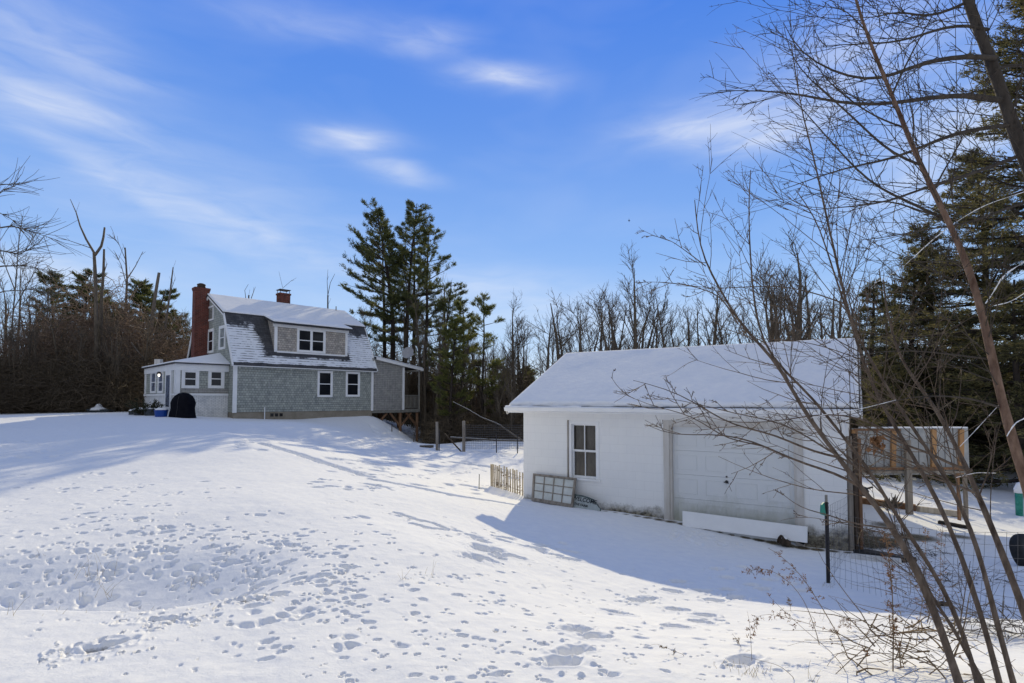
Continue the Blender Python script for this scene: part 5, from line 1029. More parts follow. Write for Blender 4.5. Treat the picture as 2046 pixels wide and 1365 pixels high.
# -- pines right of the cottage
def tree3(name, f3, m1, m2, x, y, label, group=None, cat='tree', crown='crown', rz=0):
    o = thing(name, (x, y, gh(x, y)), label, cat, group, rz); pobj('trunk', f3[0].mesh('trunk', m1), o); b = pobj('branches', f3[1].mesh('branches', m1), o); pobj(crown, f3[2].mesh(crown, m2), o); return o
for px, top, Y, kw, label in ((778, 404, 46, dict(r0=0.3, Rm=3.9, start=0.34, bias=(0.6, 3.1), lean=(-0.03, 0), curve=0.5, dens=0.8, up=0.28), 'tallest dark pine right of the cottage with long limbs swept to the left'),
        (806, 410, 48, dict(r0=0.3, Rm=3.2, start=0.36, dens=0.85, up=0.15), 'tall straight dark pine with a rounded top, right beside the tallest pine'),
        (848, 455, 45, dict(r0=0.24, Rm=3.0, start=0.36, dens=0.66, bias=(0.3, 0), up=0.12), 'thin half bare pine, rightmost of the three tall pines'),
        (765, 452, 50, dict(r0=0.25, Rm=3.0, start=0.4, dens=0.75, bias=(0.4, 2.6), lean=(0.03, 0), up=0.1), 'pine leaning right behind the tallest pine, partly hidden by its limbs'),
        (828, 432, 51, dict(r0=0.25, Rm=2.8, start=0.42, dens=0.75, up=0.1), 'pine set back between the rounded pine and the thin half bare pine'),
        (873, 560, 43, dict(r0=0.17, Rm=2.2, start=0.3, dens=0.6, bias=(0.4, 0.2)), 'scraggy pine just right of the three tall pines')):
    x, y = XY(px, Y); hh_ = at(px, top, Y)[2] - gh(x, y); tree3('pine_tree', pine(int(px), hh_, nb=12, wd=0.055, ln=0.27, whorl=5, step=0.72, gap=0.34, **kw), 'bark_pine', 'pine_needles', x, y, label)
for px, top, Y, Rm, dn_, label in ((928, 610, 40, 1.9, 0.7, 'yellowish young pine, tallest of the young pines right of the tall ones'), (962, 592, 38, 1.9, 0.55, 'open layered young pine nearest the garage roof'), (900, 640, 37, 1.8, 0.7, 'bushy young pine at the left of the young pines'), (1003, 730, 42, 1.8, 0.8, 'low young pine half hidden behind the garage corner'), (1062, 742, 46, 2.2, .8, 'low pine behind the garage eave')):
    x, y = XY(px, Y); hh_ = at(px, top, Y)[2] - gh(x, y); tree3('young_pine', pine(int(px), hh_, 0.12, Rm, start=0.25, dens=dn_, nb=10, wd=0.045, ln=0.22, whorl=5, step=0.55, up=0.12), 'bark_pine', 'young_pine_needles', x, y, label)
for px, top, Y, Rm, label in ((700, 690, 52, 2.6, 'dark pine half hidden behind the right end of the cottage roof'), (745, 720, 50, 2.4, 'low dark pine behind the porch roof')):
    x, y = XY(px, Y); hh_ = at(px, top, Y)[2] - gh(x, y); tree3('pine_tree', pine(int(px), hh_, 0.16, Rm, start=0.1, nb=10, wd=0.06, whorl=5, step=0.6), 'bark_pine', 'pine_needles', x, y, label)
for px, top, Y, Rm, label in ((108, 545, 50, 2.6, 'dark evergreen with a ragged top, leftmost above the thicket'), (142, 540, 47, 2.8, 'dark evergreen, second from the left above the thicket'), (178, 575, 50, 2.6, 'dark evergreen just left of the forked dead trunk'), (215, 600, 46, 2.6, 'dark evergreen just right of the forked dead trunk'),
        (268, 562, 46, 2.8, 'broad green pine behind the thicket, left of the brick chimney'), (300, 575, 45, 3.0, 'broad green pine nearest the brick chimney'), (345, 630, 47, 2.6, 'low green pine directly left of the brick chimney'), (245, 620, 50, 2.6, 'small evergreen between the two dark snags')):
    x, y = XY(px, Y); hh_ = at(px, top, Y)[2] - gh(x, y); tree3('pine_tree', pine(int(px) + 7, hh_, 0.17, Rm, start=0.15, dens=0.85, nb=11, wd=0.06, whorl=5, step=0.6), 'bark_pine', 'pine_needles', x, y, label)
# -- spruces on the right
for px, top, Y, Rm, H_, label in ((2130, -60, 20, 7.2, None, 'huge dark spruce rising beyond the top right corner'), (1965, 300, 25, 5.6, None, 'tall dark spruce in front of the huge one at the right'), (1880, 440, 24, 3.9, None, 'dark spruce behind the middle of the pen'), (1812, 520, 25, 3.2, None, 'brownish spruce with a twiggy top, right of the garage roof'),
        (1742, 560, 27, 3.0, None, 'small dark spruce nearest the right end of the garage roof'), (2045, 560, 19, 3.2, None, 'dark spruce at the right edge behind the vent pipe'), (1935, 640, 31, 3.2, None, 'low spruce deep in the wood behind the pen'), (1780, 700, 21.5, 2.0, None, 'short spruce dusted with snow above the pen wall'), (1850, 690, 27, 2.5, None, 'low dark spruce, second behind the pen wall')):
    x, y = XY(px, Y); hh_ = at(px, top, Y)[2] - gh(x, y)
    tree3('spruce_tree', pine(int(px) + 3, hh_, 0.1 + hh_ * 0.011, Rm, start=0.06 if Y != 20 else 0.12, dens=0.72, nb=9, wd=0.042, ln=0.19, whorl=7, step=0.42, up=0.0, droop=0.3, top=0.0, gap=0.22), 'bark_pine', 'spruce_needles', x, y, label)
# -- vine thickets
def thicket(seed, Rx, Hh, n=1700, hang=1.0, r=0.02, bush=0.5):
    rg = np.random.default_rng(seed); ls_ = []
    for i in range(n):
        a = rg.uniform(0, 6.28); q = rg.random() ** 0.45; zz = Hh * rg.random() ** 0.8 * math.sqrt(max(0.02, 1 - (q * 0.95) ** 2)) ; wob = 1 + 0.25 * math.sin(3 * a + seed) + .15 * math.sin(7 * a)
        p = np.array((Rx * q * math.cos(a) * wob, Rx * q * math.sin(a) * wob * 0.7, zz * (1 + 0.18 * math.sin(5 * a + seed * 2)))); 
        if rg.random() < bush: d = np.array((math.cos(a), math.sin(a), rg.uniform(0.1, 1.4))) + rg.normal(0, .5, 3); up = -0.35 * hang
        else: d = rg.normal(0, 1, 3) * (1, 1, 0.6); up = -0.2 * hang
        ls_.append(limb(rg, p, d, rg.uniform(0.7, 2.3), r * rg.uniform(0.6, 1.3), r * 0.35, 5, 0.28, up))
    f_ = FM(); f_.tubes(ls_, 3); return f_
th_m = [thicket(31, 3.2, 6.6, 2300), thicket(32, 2.6, 5.0, 1700, 0.7), thicket(33, 2.4, 3.6, 1500, 0.3, 0.017)]
th_me = [t.mesh('vines', m_) for t, m_ in zip(th_m, ('vine_brown', 'vine_dark', 'vine_dark'))]
th_me.append(th_m[1].mesh('vines', 'vine_brown'))
def put(me, px, Y, sx, sy, sz, label, group, name='thicket', cat='thicket'):
    x, y = XY(px, Y); o = pobj(name, me); o.location = (x, y, gh(x, y) - 0.1); o.rotation_euler = (0, 0, ra.uniform(0, 6.28)); o.scale = (sx, sy, sz); tagp(o, label, cat, group)
GT = 'vine covered thickets left of the cottage'
for m_i, px, Y, s, sz in ((0, 150, 38, 1.0, 1.35), (0, 215, 40, 1.0, 1.4), (0, 90, 39, 1.0, 1.1), (3, 280, 39, 1.1, 1.3), (0, 330, 43, 1.0, 1.15), (3, 40, 37, 1.0, 0.9), (3, -10, 36, 1.0, 0.95), (1, 120, 35.5, 1.0, 0.8), (1, 180, 36, 1.0, 0.75), (1, 240, 36, 1.0, 0.75), (2, 60, 34.5, 1.1, 0.8), (2, 150, 34.5, 1.2, 0.7), (2, 225, 35, 1.1, 0.65), (2, 5, 34, 1.2, 0.8), (1, 300, 37.5, 0.9, 0.7), (2, -40, 33, 1.2, 0.9), (1, 365, 45, 1.2, 1.0), (3, 400, 48, 1.2, 1.1)):
    put(th_me[m_i], px, Y, s, s, sz, 'tangled brown vine thicket at the snow edge left of the cottage', GT)
GW = 'scrubby thickets in the woods between the cottage and the garage'
for m_i, px, Y, s, sz in ((1, 872, 48, 1.0, 1.2), (1, 905, 46, 1.0, 1.0), (3, 945, 45, 1.0, .9), (1, 985, 46, 1.0, .8), (3, 1025, 44, 1.0, .9), (2, 893, 40, 1.0, 0.8), (2, 925, 37, 1.0, 0.6), (2, 975, 37, 1.0, .45), (2, 1020, 37, 1.0, 0.5), (1, 760, 55, 1.1, 1.4), (1, 800, 54, 1.1, 1.4), (1, 835, 50, 1.1, 1.3), (2, 810, 49, 1.0, 1.1), (1, 700, 50, 1.1, 1.4), (1, 1060, 42, 1.1, 1.0)):
    put(th_me[m_i], px, Y, s, s, sz, 'dark scrubby thicket in the woods between the cottage and the garage', GW)
GP = 'scrubby thickets in the wood behind the pen'
for m_i, px, Y, s, sz in ((1, 1740, 29, 1.0, 1.1), (1, 1790, 27, .9, .9), (1, 1850, 28, 1.0, 1.1), (1, 1910, 29, 1.0, 1.2), (1, 1970, 27, 1.0, 1.1), (1, 2035, 26, 1.0, 1.1), (1, 2090, 24, 1, 1.2)):
    put(th_me[m_i], px, Y, s, s, sz, 'dark scrubby thicket in the wood behind the pen', GP)
# -- distant woods, one mass
rg = np.random.default_rng(77); lt_ = []
for sd_ in (61, 62, 63):
    f1, f2 = bare(sd_, 10, 0.14, nl=11, a0=0.2, spread=0.45, sub=5, tw=2, twl=0.9); lt_.append((f1, f2))
fw = FM(); fz = FM()
def merged(fm_list):
    V = np.concatenate([v for f_ in fm_list for v in f_.V]); off = 0; Qs = []
    for f_ in fm_list:
        for q in f_.Q: Qs.append(q + off)
        off += f_.n
    return V, np.concatenate(Qs)
base_t = [merged(t) for t in lt_]
for i in range(230):
    a = R(-62 + 124 * (i + rg.random()) / 230); d = rg.uniform(56, 96); x, y = d * math.sin(a) / 1.0, d * math.cos(a)
    px = 1023 + 1080 * x / y; s = rg.uniform(0.75, 1.15) * (1.05 if px > 1000 or px < 300 else 0.8)
    V, Q = base_t[i % 3]; c_, s_ = math.cos(i), math.sin(i); V2 = V @ np.array(((c_, s_, 0), (-s_, c_, 0), (0, 0, 1))) * s + np.array((x, y, gh(x, y))); fw.V.append(V2); fw.Q.append(Q + fw.n); fw.n += len(V2)
C = []; D = []
for i in range(26):   # evergreens and brush low in the distance
    a = R(-60 + 120 * rg.random()); d = rg.uniform(60, 95); x, y = d * math.sin(a), d * math.cos(a); h_ = rg.uniform(4, 8); z0 = gh(x, y)
    for k in range(900): t = rg.random(); rad = 2.4 * (1 - t) * rg.random() ** 0.5; b_ = rg.uniform(0, 6.28); C.append((x + rad * math.cos(b_), y + rad * math.sin(b_), z0 + t * h_)); D.append((math.cos(b_), math.sin(b_), 0.1))
o = fw.build('distant_woods', 'bark_far'); o['kind'] = 'stuff'; o['label'] = 'distant leafless woods along the horizon'
fz.tris(blades(rg, np.array(C), np.array(D), 3, 0.6, 0.2, 0.6)); o = fz.build('distant_evergreens', 'pine_needles'); o['kind'] = 'stuff'; o['label'] = 'distant dark evergreens low on the horizon'
# low brush all along the wood edge
ls_ = []
for i in range(9000):
    a = R(-58 + 116 * rg.random()); d = rg.uniform(44, 62); x, y = d * math.sin(a), d * math.cos(a)
    if -30 < x < -8 and y < 50 and False: continue
    ls_.append(limb(rg, (x, y, 0.2 + 1.8 * smooth((-x - 5) / 15)), (rg.normal(0, .5), rg.normal(0, .5), 1), rg.uniform(1.2, 4.2), 0.03, 0.01, 4, 0.2, 0.02))
f_ = FM(); f_.tubes(ls_, 3); o = f_.build('undergrowth', 'vine_dark'); o['kind'] = 'stuff'; o['label'] = 'leafless undergrowth along the edge of the woods'

# -- traced dead trunks and tree tops
def traced(name, Y, lines, m_, label, cat='tree', base=True, twigs=0, seed=1, tl=0.5, group=None, tr=0.006):
    """lines: list of ([(px,py)...], r0, r1); the first is the trunk and is run down to the ground"""
    main = [np.array(at(*p, Y)) for p in lines[0][0]]
    if base: b = main[0].copy(); b[2] = gh(b[0], b[1]) - 0.15; main = [b] + main
    o = thing(name, (main[0][0], main[0][1], gh(main[0][0], main[0][1])), label, cat, group); rg = np.random.default_rng(seed); off = off_of(o)
    f1 = FM(); P = np.array(main) - off; f1.tubes([(P, np.linspace(lines[0][1], lines[0][2], len(P)))], 7); f1.build('trunk', m_, o)
    br = [(P, None)]; ls_ = []
    for pts, r0, r1 in lines[1:]:
        Q = np.array([np.array(at(*p, Y)) for p in pts]) - off; Q[:, 1] += np.linspace(0, rg.uniform(-.8, .8), len(Q)); ls_.append((Q, np.linspace(r0, r1, len(Q)))); br.append((Q, None))
    for k in range(twigs):
        Q = br[rg.integers(len(br))][0]; q, d = ptat(Q, rg.uniform(0.35, 1)); ls_.append(limb(rg, q, around(rg, d, rg.uniform(0.3, 0.9)), tl * rg.uniform(0.4, 1.6), tr * 2, tr, 4, 0.12, 0.05))
    if ls_: f2 = FM(); f2.tubes(ls_, 4); f2.build('branches', m_, o)
    return o
traced('dead_tree', 36, [([(193, 690), (192, 600), (190, 540), (188, 505)], 0.14, 0.09), ([(188, 505), (172, 478), (160, 452), (152, 425), (140, 398)], 0.09, 0.02), ([(190, 510), (197, 490), (196, 470), (193, 448)], 0.1, 0.06), ([(182, 496), (150, 485), (125, 477)], 0.03, 0.01)], 'bark_far', 'dead trunk forked into a long thin left limb, above the vine thicket', twigs=6)
traced('dead_tree', 36.5, [([(200, 690), (203, 600), (207, 540), (208, 498)], 0.14, 0.06), ([(208, 545), (213, 527)], 0.04, 0.02)], 'bark_far', 'stout dead spike of a trunk just right of the forked one', twigs=4)
traced('dead_tree', 42, [([(251, 690), (252, 600), (254, 560), (250, 495)], 0.13, 0.05), ([(253, 570), (242, 530), (232, 508)], 0.04, 0.01), ([(254, 558), (264, 530), (273, 498)], 0.05, 0.02), ([(251, 520), (243, 490), (238, 478)], 0.03, 0.01)], 'bark_far', 'dead tree with upswept twigs between the forked snag and the chimney', twigs=26, tl=0.7, tr=.01)
traced('dead_tree', 41, [([(298, 700), (306, 620), (312, 580), (318, 545)], 0.16, 0.1), ([(300, 640), (285, 655), (270, 668)], 0.04, 0.02)], 'bark_snag', 'pale broken snag leaning right, left of the chimney', twigs=4)
traced('dead_tree', 41.5, [([(325, 690), (335, 620), (341, 575), (346, 534)], 0.12, 0.04), ([(342, 580), (350, 555)], 0.03, 0.015)], 'bark_snag', 'thin leaning snag nearest the chimney', twigs=8)
for px, tp, lab, ln in ((655, 545, 'forked dead tree top showing above the right end of the cottage roof', [([(655, 590), (660, 565), (669, 547)], 0.04, 0.015), ([(655, 590), (651, 560), (650, 535)], 0.04, 0.015)]), (497, 572, 'pair of thin dead stems showing over the cottage ridge, left of the short chimney', [([(491, 596), (489, 580), (496, 568)], 0.04, 0.015), ([(502, 596), (503, 570)], 0.04, 0.015)]),
        (566, 545, 'spindly treetop showing behind the short chimney', [([(566, 580), (560, 555), (557, 542)], 0.02, 0.01), ([(566, 575), (578, 560), (586, 552)], 0.02, 0.01)])):
    traced('dead_tree', 50, [([(px, 620), (px, 590)], 0.08, 0.06)] + ln, 'bark_far', lab, twigs=5, tr=.008)
# tree at the far left edge
traced('bare_tree', 22, [([(-40, 700), (-50, 560), (-60, 420)], 0.16, 0.1), ([(-55, 520), (-20, 455), (10, 447), (40, 455), (92, 472)], 0.05, 0.008), ([(-56, 480), (0, 425), (30, 440), (62, 462)], 0.04, 0.008), ([(-58, 440), (-20, 400), (0, 378), (22, 368)], 0.04, 0.008), ([(-55, 540), (0, 530), (40, 527), (85, 540)], 0.04, 0.008), ([(-58, 500), (0, 500), (30, 505), (65, 480)], 0.04, 0.008), ([(-58, 390), (-10, 362), (20, 355)], 0.03, 0.006), ([(-45, 600), (0, 580), (50, 575), (75, 585)], 0.03, 0.006)], 'bark_grey', 'spreading bare tree reaching in from the left edge', twigs=170, tl=1.0, seed=9)
traced('bare_tree', 37, [([(20, 740), (25, 640), (32, 560), (38, 480), (45, 432)], 0.06, 0.02), ([(26, 620), (50, 560), (57, 520)], 0.04, 0.01), ([(30, 580), (12, 520), (5, 480)], 0.04, 0.01)], 'bark_grey', 'slim bare tree near the left edge', twigs=110, tl=0.9, seed=10)
traced('fallen_branch', 37, [([(262, 684), (276, 703), (297, 727), (310, 760)], 0.035, 0.03), ([(297, 727), (275, 712), (250, 713), (232, 722)], 0.03, 0.02)], 'bark_snag', 'pale snow dusted branch hanging in the thicket beside the sunroom roof', 'branch', base=False, twigs=8, tr=.008)
# fallen trunks at the back
def log(pts, Y, r0, r1, label, snowy=True):
    P = np.array([at(*p, Y) for p in pts]); o = thing('fallen_tree', tuple(P[-1]), label, 'fallen tree'); f1 = FM(); f1.tubes([(P - P[-1], np.linspace(r0, r1, len(P)))], 7); f1.build('trunk', 'bark_grey', o)
    if snowy: f2 = FM(); f2.tubes([(P - P[-1] + np.stack([0 * P[:, 0], 0 * P[:, 0] - 0.01, np.linspace(r0, r1, len(P)) * 0.8], 1), np.linspace(r0 * 0.3, r1 * 0.3, len(P)))], 6); f2.build('snow_cover', 'snow', o)
log([(905, 803), (935, 818), (962, 834), (985, 843), (1000, 850), (1022, 866), (1050, 884)], 30, 0.02, 0.045, 'fallen tree leaning down towards the garage corner')
log([(900, 874), (950, 877), (1000, 880), (1060, 881)], 30.5, 0.04, 0.05, 'snow topped log lying level behind the wire fence')
# ------------------------------------------------------------------ foreground saplings
def path3(pts, Y0, Y1):
    n = len(pts); return np.array([at(px, py, Y0 + (Y1 - Y0) * i / (n - 1)) for i, (px, py) in enumerate(pts)])
def dense(P, n):
    s = np.r_[0, np.cumsum(np.linalg.norm(np.diff(P, axis=0), axis=1))]; t = np.linspace(0, s[-1], n)
    Q = np.stack([np.interp(t, s, P[:, i]) for i in range(3)], 1)
    for _ in range(3): Q[1:-1] = (Q[:-2] + 2 * Q[1:-1] + Q[2:]) / 4
    return Q
def sprout(rg, P, ls_, n, Ln, t0=0.25, t1=0.98, r=0.004, ang=(0.5, 1.0), sub=4, up=0.03, bias=None, subl=0.35, left=0.0):
    for k in range(n):
        t = t0 + (t1 - t0) * (k + rg.random()) / n; p, d = ptat(P, t)
        e = around(rg, d, rg.uniform(*ang)); 
        if left: e = unit(e + np.array((-left, 0, 0.0)))
        l = Ln * rg.uniform(0.4, 1.35) * (1.15 - 0.6 * t); B, Br = limb(rg, p, e, l, r * (1.2 - 0.5 * t), 0.0012, 9, 0.05, up); ls_.append((B, Br))
        for j in range(sub):
            q, e2 = ptat(B, rg.uniform(0.15, 0.95)); S, Sr = limb(rg, q, around(rg, e2, rg.uniform(0.4, 0.9)), l * subl * rg.uniform(0.5, 1.5), 0.0021, 0.0009, 6, 0.08, up); ls_.append((S, Sr))
            for m in range(1 if j % 2 else 2):
                q3, e3 = ptat(S, rg.uniform(0.2, 0.9)); ls_.append(limb(rg, q3, around(rg, e3, rg.uniform(0.5, 1.0)), l * subl * 0.5 * rg.uniform(0.3, 1), 0.0014, 0.0008, 4, 0.1, up))
def buds(rg, ls_, fm_, n):
    C = []; D = []
    for k in range(n):
        P, _ = ls_[rg.integers(len(ls_))]; q, d = ptat(P, rg.uniform(0.3, 1)); C.append(q); D.append(unit(d + rg.normal(0, .4, 3)))
    C = np.array(C); D = np.array(D)
    for _ in range(2): fm_.tris(blades(rg, C, D, 1, 0.011, 0.005, 0.2))
def sapling(pts, Y0, Y1, r0, r1, label, extra=(), n=18, Ln=0.8, m_='bark_sapling', seed=1, name='sapling', snow=(), sub=4, t0=0.3, down=0.5, ang=(0.5, 1.0), left=0.0):
    rg = np.random.default_rng(seed); P = dense(path3(pts, Y0, Y1), 30); b = P[0].copy(); b[2] = gh(b[0], b[1])
    if P[0][2] > b[2]: d = unit(P[0] - P[1]); P = np.vstack([[P[0] + d * (P[0][2] - b[2] + 0.05) / max(0.2, -d[2])], P])
    else: b = P[0]
    o = thing(name, (P[0][0], P[0][1], gh(P[0][0], P[0][1])), label, 'sapling' if name == 'sapling' else 'tree', None); off = off_of(o); P = P - off
    R_ = np.linspace(r0, r1, len(P)) * (1 + 0.06 * np.sin(np.arange(len(P)) * 1.9)); f1 = FM(); f1.tubes([(P, R_)], 10); f1.build('trunk', m_, o)
    ls_ = []; sprout(rg, P, ls_, n, Ln, t0=t0, sub=sub, ang=ang, left=left)
    f2 = FM(); th_ = 1.0 if name == 'sapling' else 2.0
    for e in extra:
        pts2, Ya, Yb, ra_, rb_, ns, sl = e; Q = dense(path3(pts2, Ya, Yb), 16) - off; bl_ = []; bl_.append((Q, np.linspace(ra_, rb_, len(Q)))); f2.tubes(bl_, 6); sprout(rg, Q, ls_, ns, sl, t0=0.25, r=0.003, sub=3, up=0.02, left=left * .5)
    ls_ = [(p_, r__ * th_ * 1.15) for p_, r__ in ls_]; f2.tubes(ls_, 3); buds(rg, ls_, f2, 20 + len(ls_) // 2); f2.build('branches', 'bark_dark' if m_ != 'bark_sapling' else m_, o)
    if snow:
        for pts2, Ya, Yb, rr_ in snow: Q = dense(path3(pts2, Ya, Yb), 16) - off; f3 = FM(); f3.tubes([(Q + (0, 0, rr_ * 0.5), rr_ * 0.42 * (0.4 + np.random.default_rng(int(Q[3, 0] * 97) % 1000).random(16)))], 5); f3.build('snow_cover', 'snow', o)
    return o
sapling([(1935, 1420), (1912, 1365), (1895, 1290), (1860, 1205), (1815, 1105), (1789, 1058), (1759, 1017), (1717, 977), (1682, 919), (1645, 875), (1600, 815), (1549, 711), (1507, 683), (1475, 648), (1443, 583), (1410, 532), (1396, 490), (1388, 400)], 3.0, 4.0, 0.022, 0.003,
    'thick leaning sapling, leftmost at its foot, its tip arching far left over the garage roof', n=20, Ln=0.8, seed=41, left=0.35,
    extra=[([(1679, 915), (1632, 905), (1592, 892), (1561, 870), (1503, 858), (1468, 852), (1440, 840), (1385, 800), (1330, 775), (1265, 760)], 3.7, 3.3, 0.009, 0.0015, 7, 0.35),
           ([(1717, 972), (1679, 945), (1632, 936), (1592, 922), (1561, 908), (1533, 894), (1503, 880), (1468, 870), (1432, 866), (1385, 868), (1327, 876), (1292, 849)], 3.6, 3.2, 0.010, 0.0015, 7, 0.3),
           ([(1789, 1058), (1740, 1052), (1690, 1043), (1655, 1027), (1618, 1022), (1585, 1006), (1561, 985)], 3.2, 2.9, 0.006, 0.0015, 3, 0.2),
           ([(1533, 894), (1500, 885), (1448, 878), (1400, 840), (1353, 821), (1300, 812), (1230, 780)], 3.4, 3.1, 0.005, 0.001, 6, 0.3),
           ([(1475, 648), (1440, 590), (1380, 570), (1300, 562), (1272, 565)], 3.8, 3.5, 0.005, 0.001, 4, 0.25),
           ([(1410, 532), (1375, 505), (1340, 480), (1300, 470)], 3.9, 3.8, 0.004, 0.001, 5, 0.25)])
sapling([(1965, 1420), (1955, 1365), (1938, 1300), (1915, 1235), (1880, 1165), (1850, 1110), (1806, 1060), (1772, 999), (1749, 954), (1720, 912), (1682, 872), (1645, 822), (1617, 780), (1560, 740), (1524, 700), (1507, 616), (1498, 500), (1495, 400), (1500, 340)], 3.1, 3.9, 0.014, 0.003,
    'slender sapling crossing the thick leftmost one, its tip nearly upright against the sky', n=20, Ln=0.7, seed=42, left=0.2,
    extra=[([(1749, 954), (1700, 925), (1650, 900), (1600, 860), (1540, 836), (1480, 832), (1420, 812), (1360, 800), (1300, 790)], 3.5, 3.2, 0.007, 0.0012, 8, 0.35),
           ([(1820, 1075), (1760, 1065), (1700, 1050), (1660, 1040), (1600, 1030), (1560, 1040)], 3.2, 3.0, 0.004, 0.001, 3, 0.15)],
    snow=[([(1345, 818), (1360, 817), (1385, 820)], 3.25, 3.25, 0.004), ([(1620, 836), (1660, 826), (1720, 818), (1790, 800)], 3.4, 3.4, 0.004)])
sapling([(2010, 1420), (1998, 1365), (1976, 1278), (1960, 1227), (1939, 1160), (1922, 1115), (1906, 1066), (1886, 1022), (1866, 979), (1837, 939), (1812, 887), (1789, 852), (1764, 817), (1744, 780), (1718, 705), (1690, 608), (1670, 513), (1650, 430), (1624, 300), (1602, 232), (1580, 82)], 3.1, 4.2, 0.016, 0.003,
    'brown sapling, third from the left, rising past the right end of the garage roof', n=36, Ln=1.05, seed=43, left=0.15,
    extra=[([(1812, 887), (1760, 850), (1700, 828), (1640, 826), (1580, 838), (1520, 846), (1440, 845), (1380, 822)], 3.6, 3.2, 0.007, 0.0012, 7, 0.35),
           ([(1690, 608), (1600, 575), (1520, 570), (1420, 580), (1330, 560), (1270, 565)], 3.9, 3.6, 0.005, 0.001, 6, 0.35)])
sapling([(2040, 1420), (2025, 1365), (2003, 1289), (1984, 1214), (1966, 1139), (1952, 1090), (1944, 1066), (1924, 1019), (1899, 964), (1874, 929), (1851, 895), (1824, 857), (1797, 812), (1774, 780), (1745, 727), (1708, 668), (1682, 593), (1655, 510), (1630, 430), (1590, 380)], 3.1, 4.0, 0.016, 0.003,
    'greenish brown sapling, fourth from the left, parallel to its brown neighbour', n=24, Ln=0.9, seed=44, left=0.2,
    extra=[([(1899, 964), (1840, 930), (1780, 905), (1700, 880), (1640, 870), (1560, 850)], 3.5, 3.3, 0.006, 0.001, 6, 0.3), ([(1745, 727), (1640, 690), (1560, 676), (1480, 680)], 3.8, 3.5, 0.004, 0.001, 6, 0.3)])
sapling([(2085, 1330), (2060, 1260), (2038, 1198), (2019, 1150), (2003, 1107), (1982, 1053), (1960, 1005), (1945, 965), (1924, 919), (1899, 872), (1881, 832), (1854, 795), (1823, 753), (1796, 715), (1788, 680), (1770, 620), (1765, 560)], 3.6, 4.6, 0.026, 0.005,
    'dark stout sapling leaning left through the middle of the pen wall', n=20, Ln=1.0, seed=45, left=0.1, ang=(0.5, 1.2),
    extra=[([(1941, 940), (1900, 930), (1860, 905), (1812, 892), (1770, 870), (1730, 850), (1690, 845)], 3.9, 3.8, 0.012, 0.003, 5, 0.4), ([(1950, 985), (1912, 970), (1850, 950), (1780, 915), (1690, 900)], 3.9, 3.7, 0.010, 0.002, 6, 0.4),
           ([(1955, 995), (1975, 940), (1985, 890), (1990, 850)], 3.9, 3.9, 0.006, 0.002, 3, 0.3)],
    snow=[([(1918, 893), (1945, 865), (1985, 822), (2005, 800)], 3.9, 3.9, 0.006), ([(1910, 955), (1950, 945), (1990, 946)], 3.9, 3.9, 0.005)])
sapling([(2110, 1250), (2090, 1120), (2062, 1000), (2028, 900), (2006, 818), (1983, 723), (1966, 639), (1952, 578), (1922, 498), (1891, 433), (1865, 380), (1837, 329), (1808, 256), (1783, 189), (1754, 126), (1725, 53), (1700, -30), (1685, -120)], 3.6, 4.4, 0.037, 0.007,
    'reddish brown young tree at the right, thickest and tallest of the leaning stems', n=52, Ln=1.5, m_='bark_red', seed=46, left=0.45, sub=6, t0=0.3, ang=(0.6, 1.1),
    extra=[([(1895, 442), (1850, 420), (1800, 395), (1765, 385), (1720, 350), (1680, 305), (1640, 260), (1600, 215), (1545, 150)], 4.1, 4.0, 0.011, 0.0015, 12, 0.5), ([(1837, 329), (1790, 315), (1740, 270), (1690, 220), (1640, 180), (1580, 120), (1565, 45)], 4.1, 4.2, 0.010, 0.0015, 12, 0.5),
           ([(1891, 433), (1840, 425), (1790, 400), (1740, 405), (1690, 395), (1650, 385), (1600, 390)], 4.1, 3.8, 0.008, 0.001, 9, 0.5), ([(1865, 385), (1880, 350), (1905, 310), (1940, 240), (1970, 180)], 4.1, 4.3, 0.008, 0.0015, 9, 0.45),
           ([(1783, 189), (1800, 150), (1830, 90), (1870, 20), (1900, -50)], 4.2, 4.4, 0.008, 0.0015, 9, 0.45), ([(1808, 256), (1750, 235), (1690, 195), (1640, 150), (1600, 60)], 4.2, 4.3, 0.007, 0.001, 9, 0.45),
           ([(1980, 718), (1900, 708), (1830, 700), (1760, 702), (1700, 712), (1640, 720)], 3.9, 3.6, 0.007, 0.001, 6, 0.35), ([(2000, 815), (1940, 795), (1870, 790), (1800, 795), (1740, 820), (1690, 830)], 3.8, 3.5, 0.008, 0.002, 6, 0.3),
           ([(1728, 60), (1690, 20), (1660, 15), (1600, 8)], 4.3, 4.2, 0.005, 0.001, 7, 0.4)],
    snow=[([(2060, 515), (2046, 525), (2005, 551), (1983, 589), (1969, 608)], 3.9, 3.85, 0.010), ([(2070, 570), (2046, 588), (2017, 605), (1985, 612)], 3.9, 3.85, 0.006), ([(2060, 832), (2030, 845), (2018, 862), (2012, 873)], 3.7, 3.7, 0.008), ([(2060, 380), (2002, 399), (1964, 410), (1914, 441), (1868, 475), (1830, 509), (1808, 536), (1777, 555), (1747, 567)], 4.4, 4.2, 0.007)])
sapling([(1985, 1420), (1965, 1365), (1930, 1300), (1895, 1240), (1860, 1190), (1835, 1130), (1800, 1085), (1770, 1010)], 3.05, 3.4, 0.013, 0.003, 'thin grey stem directly right of the thick leftmost sapling', n=10, Ln=0.5, seed=48, left=0.2)
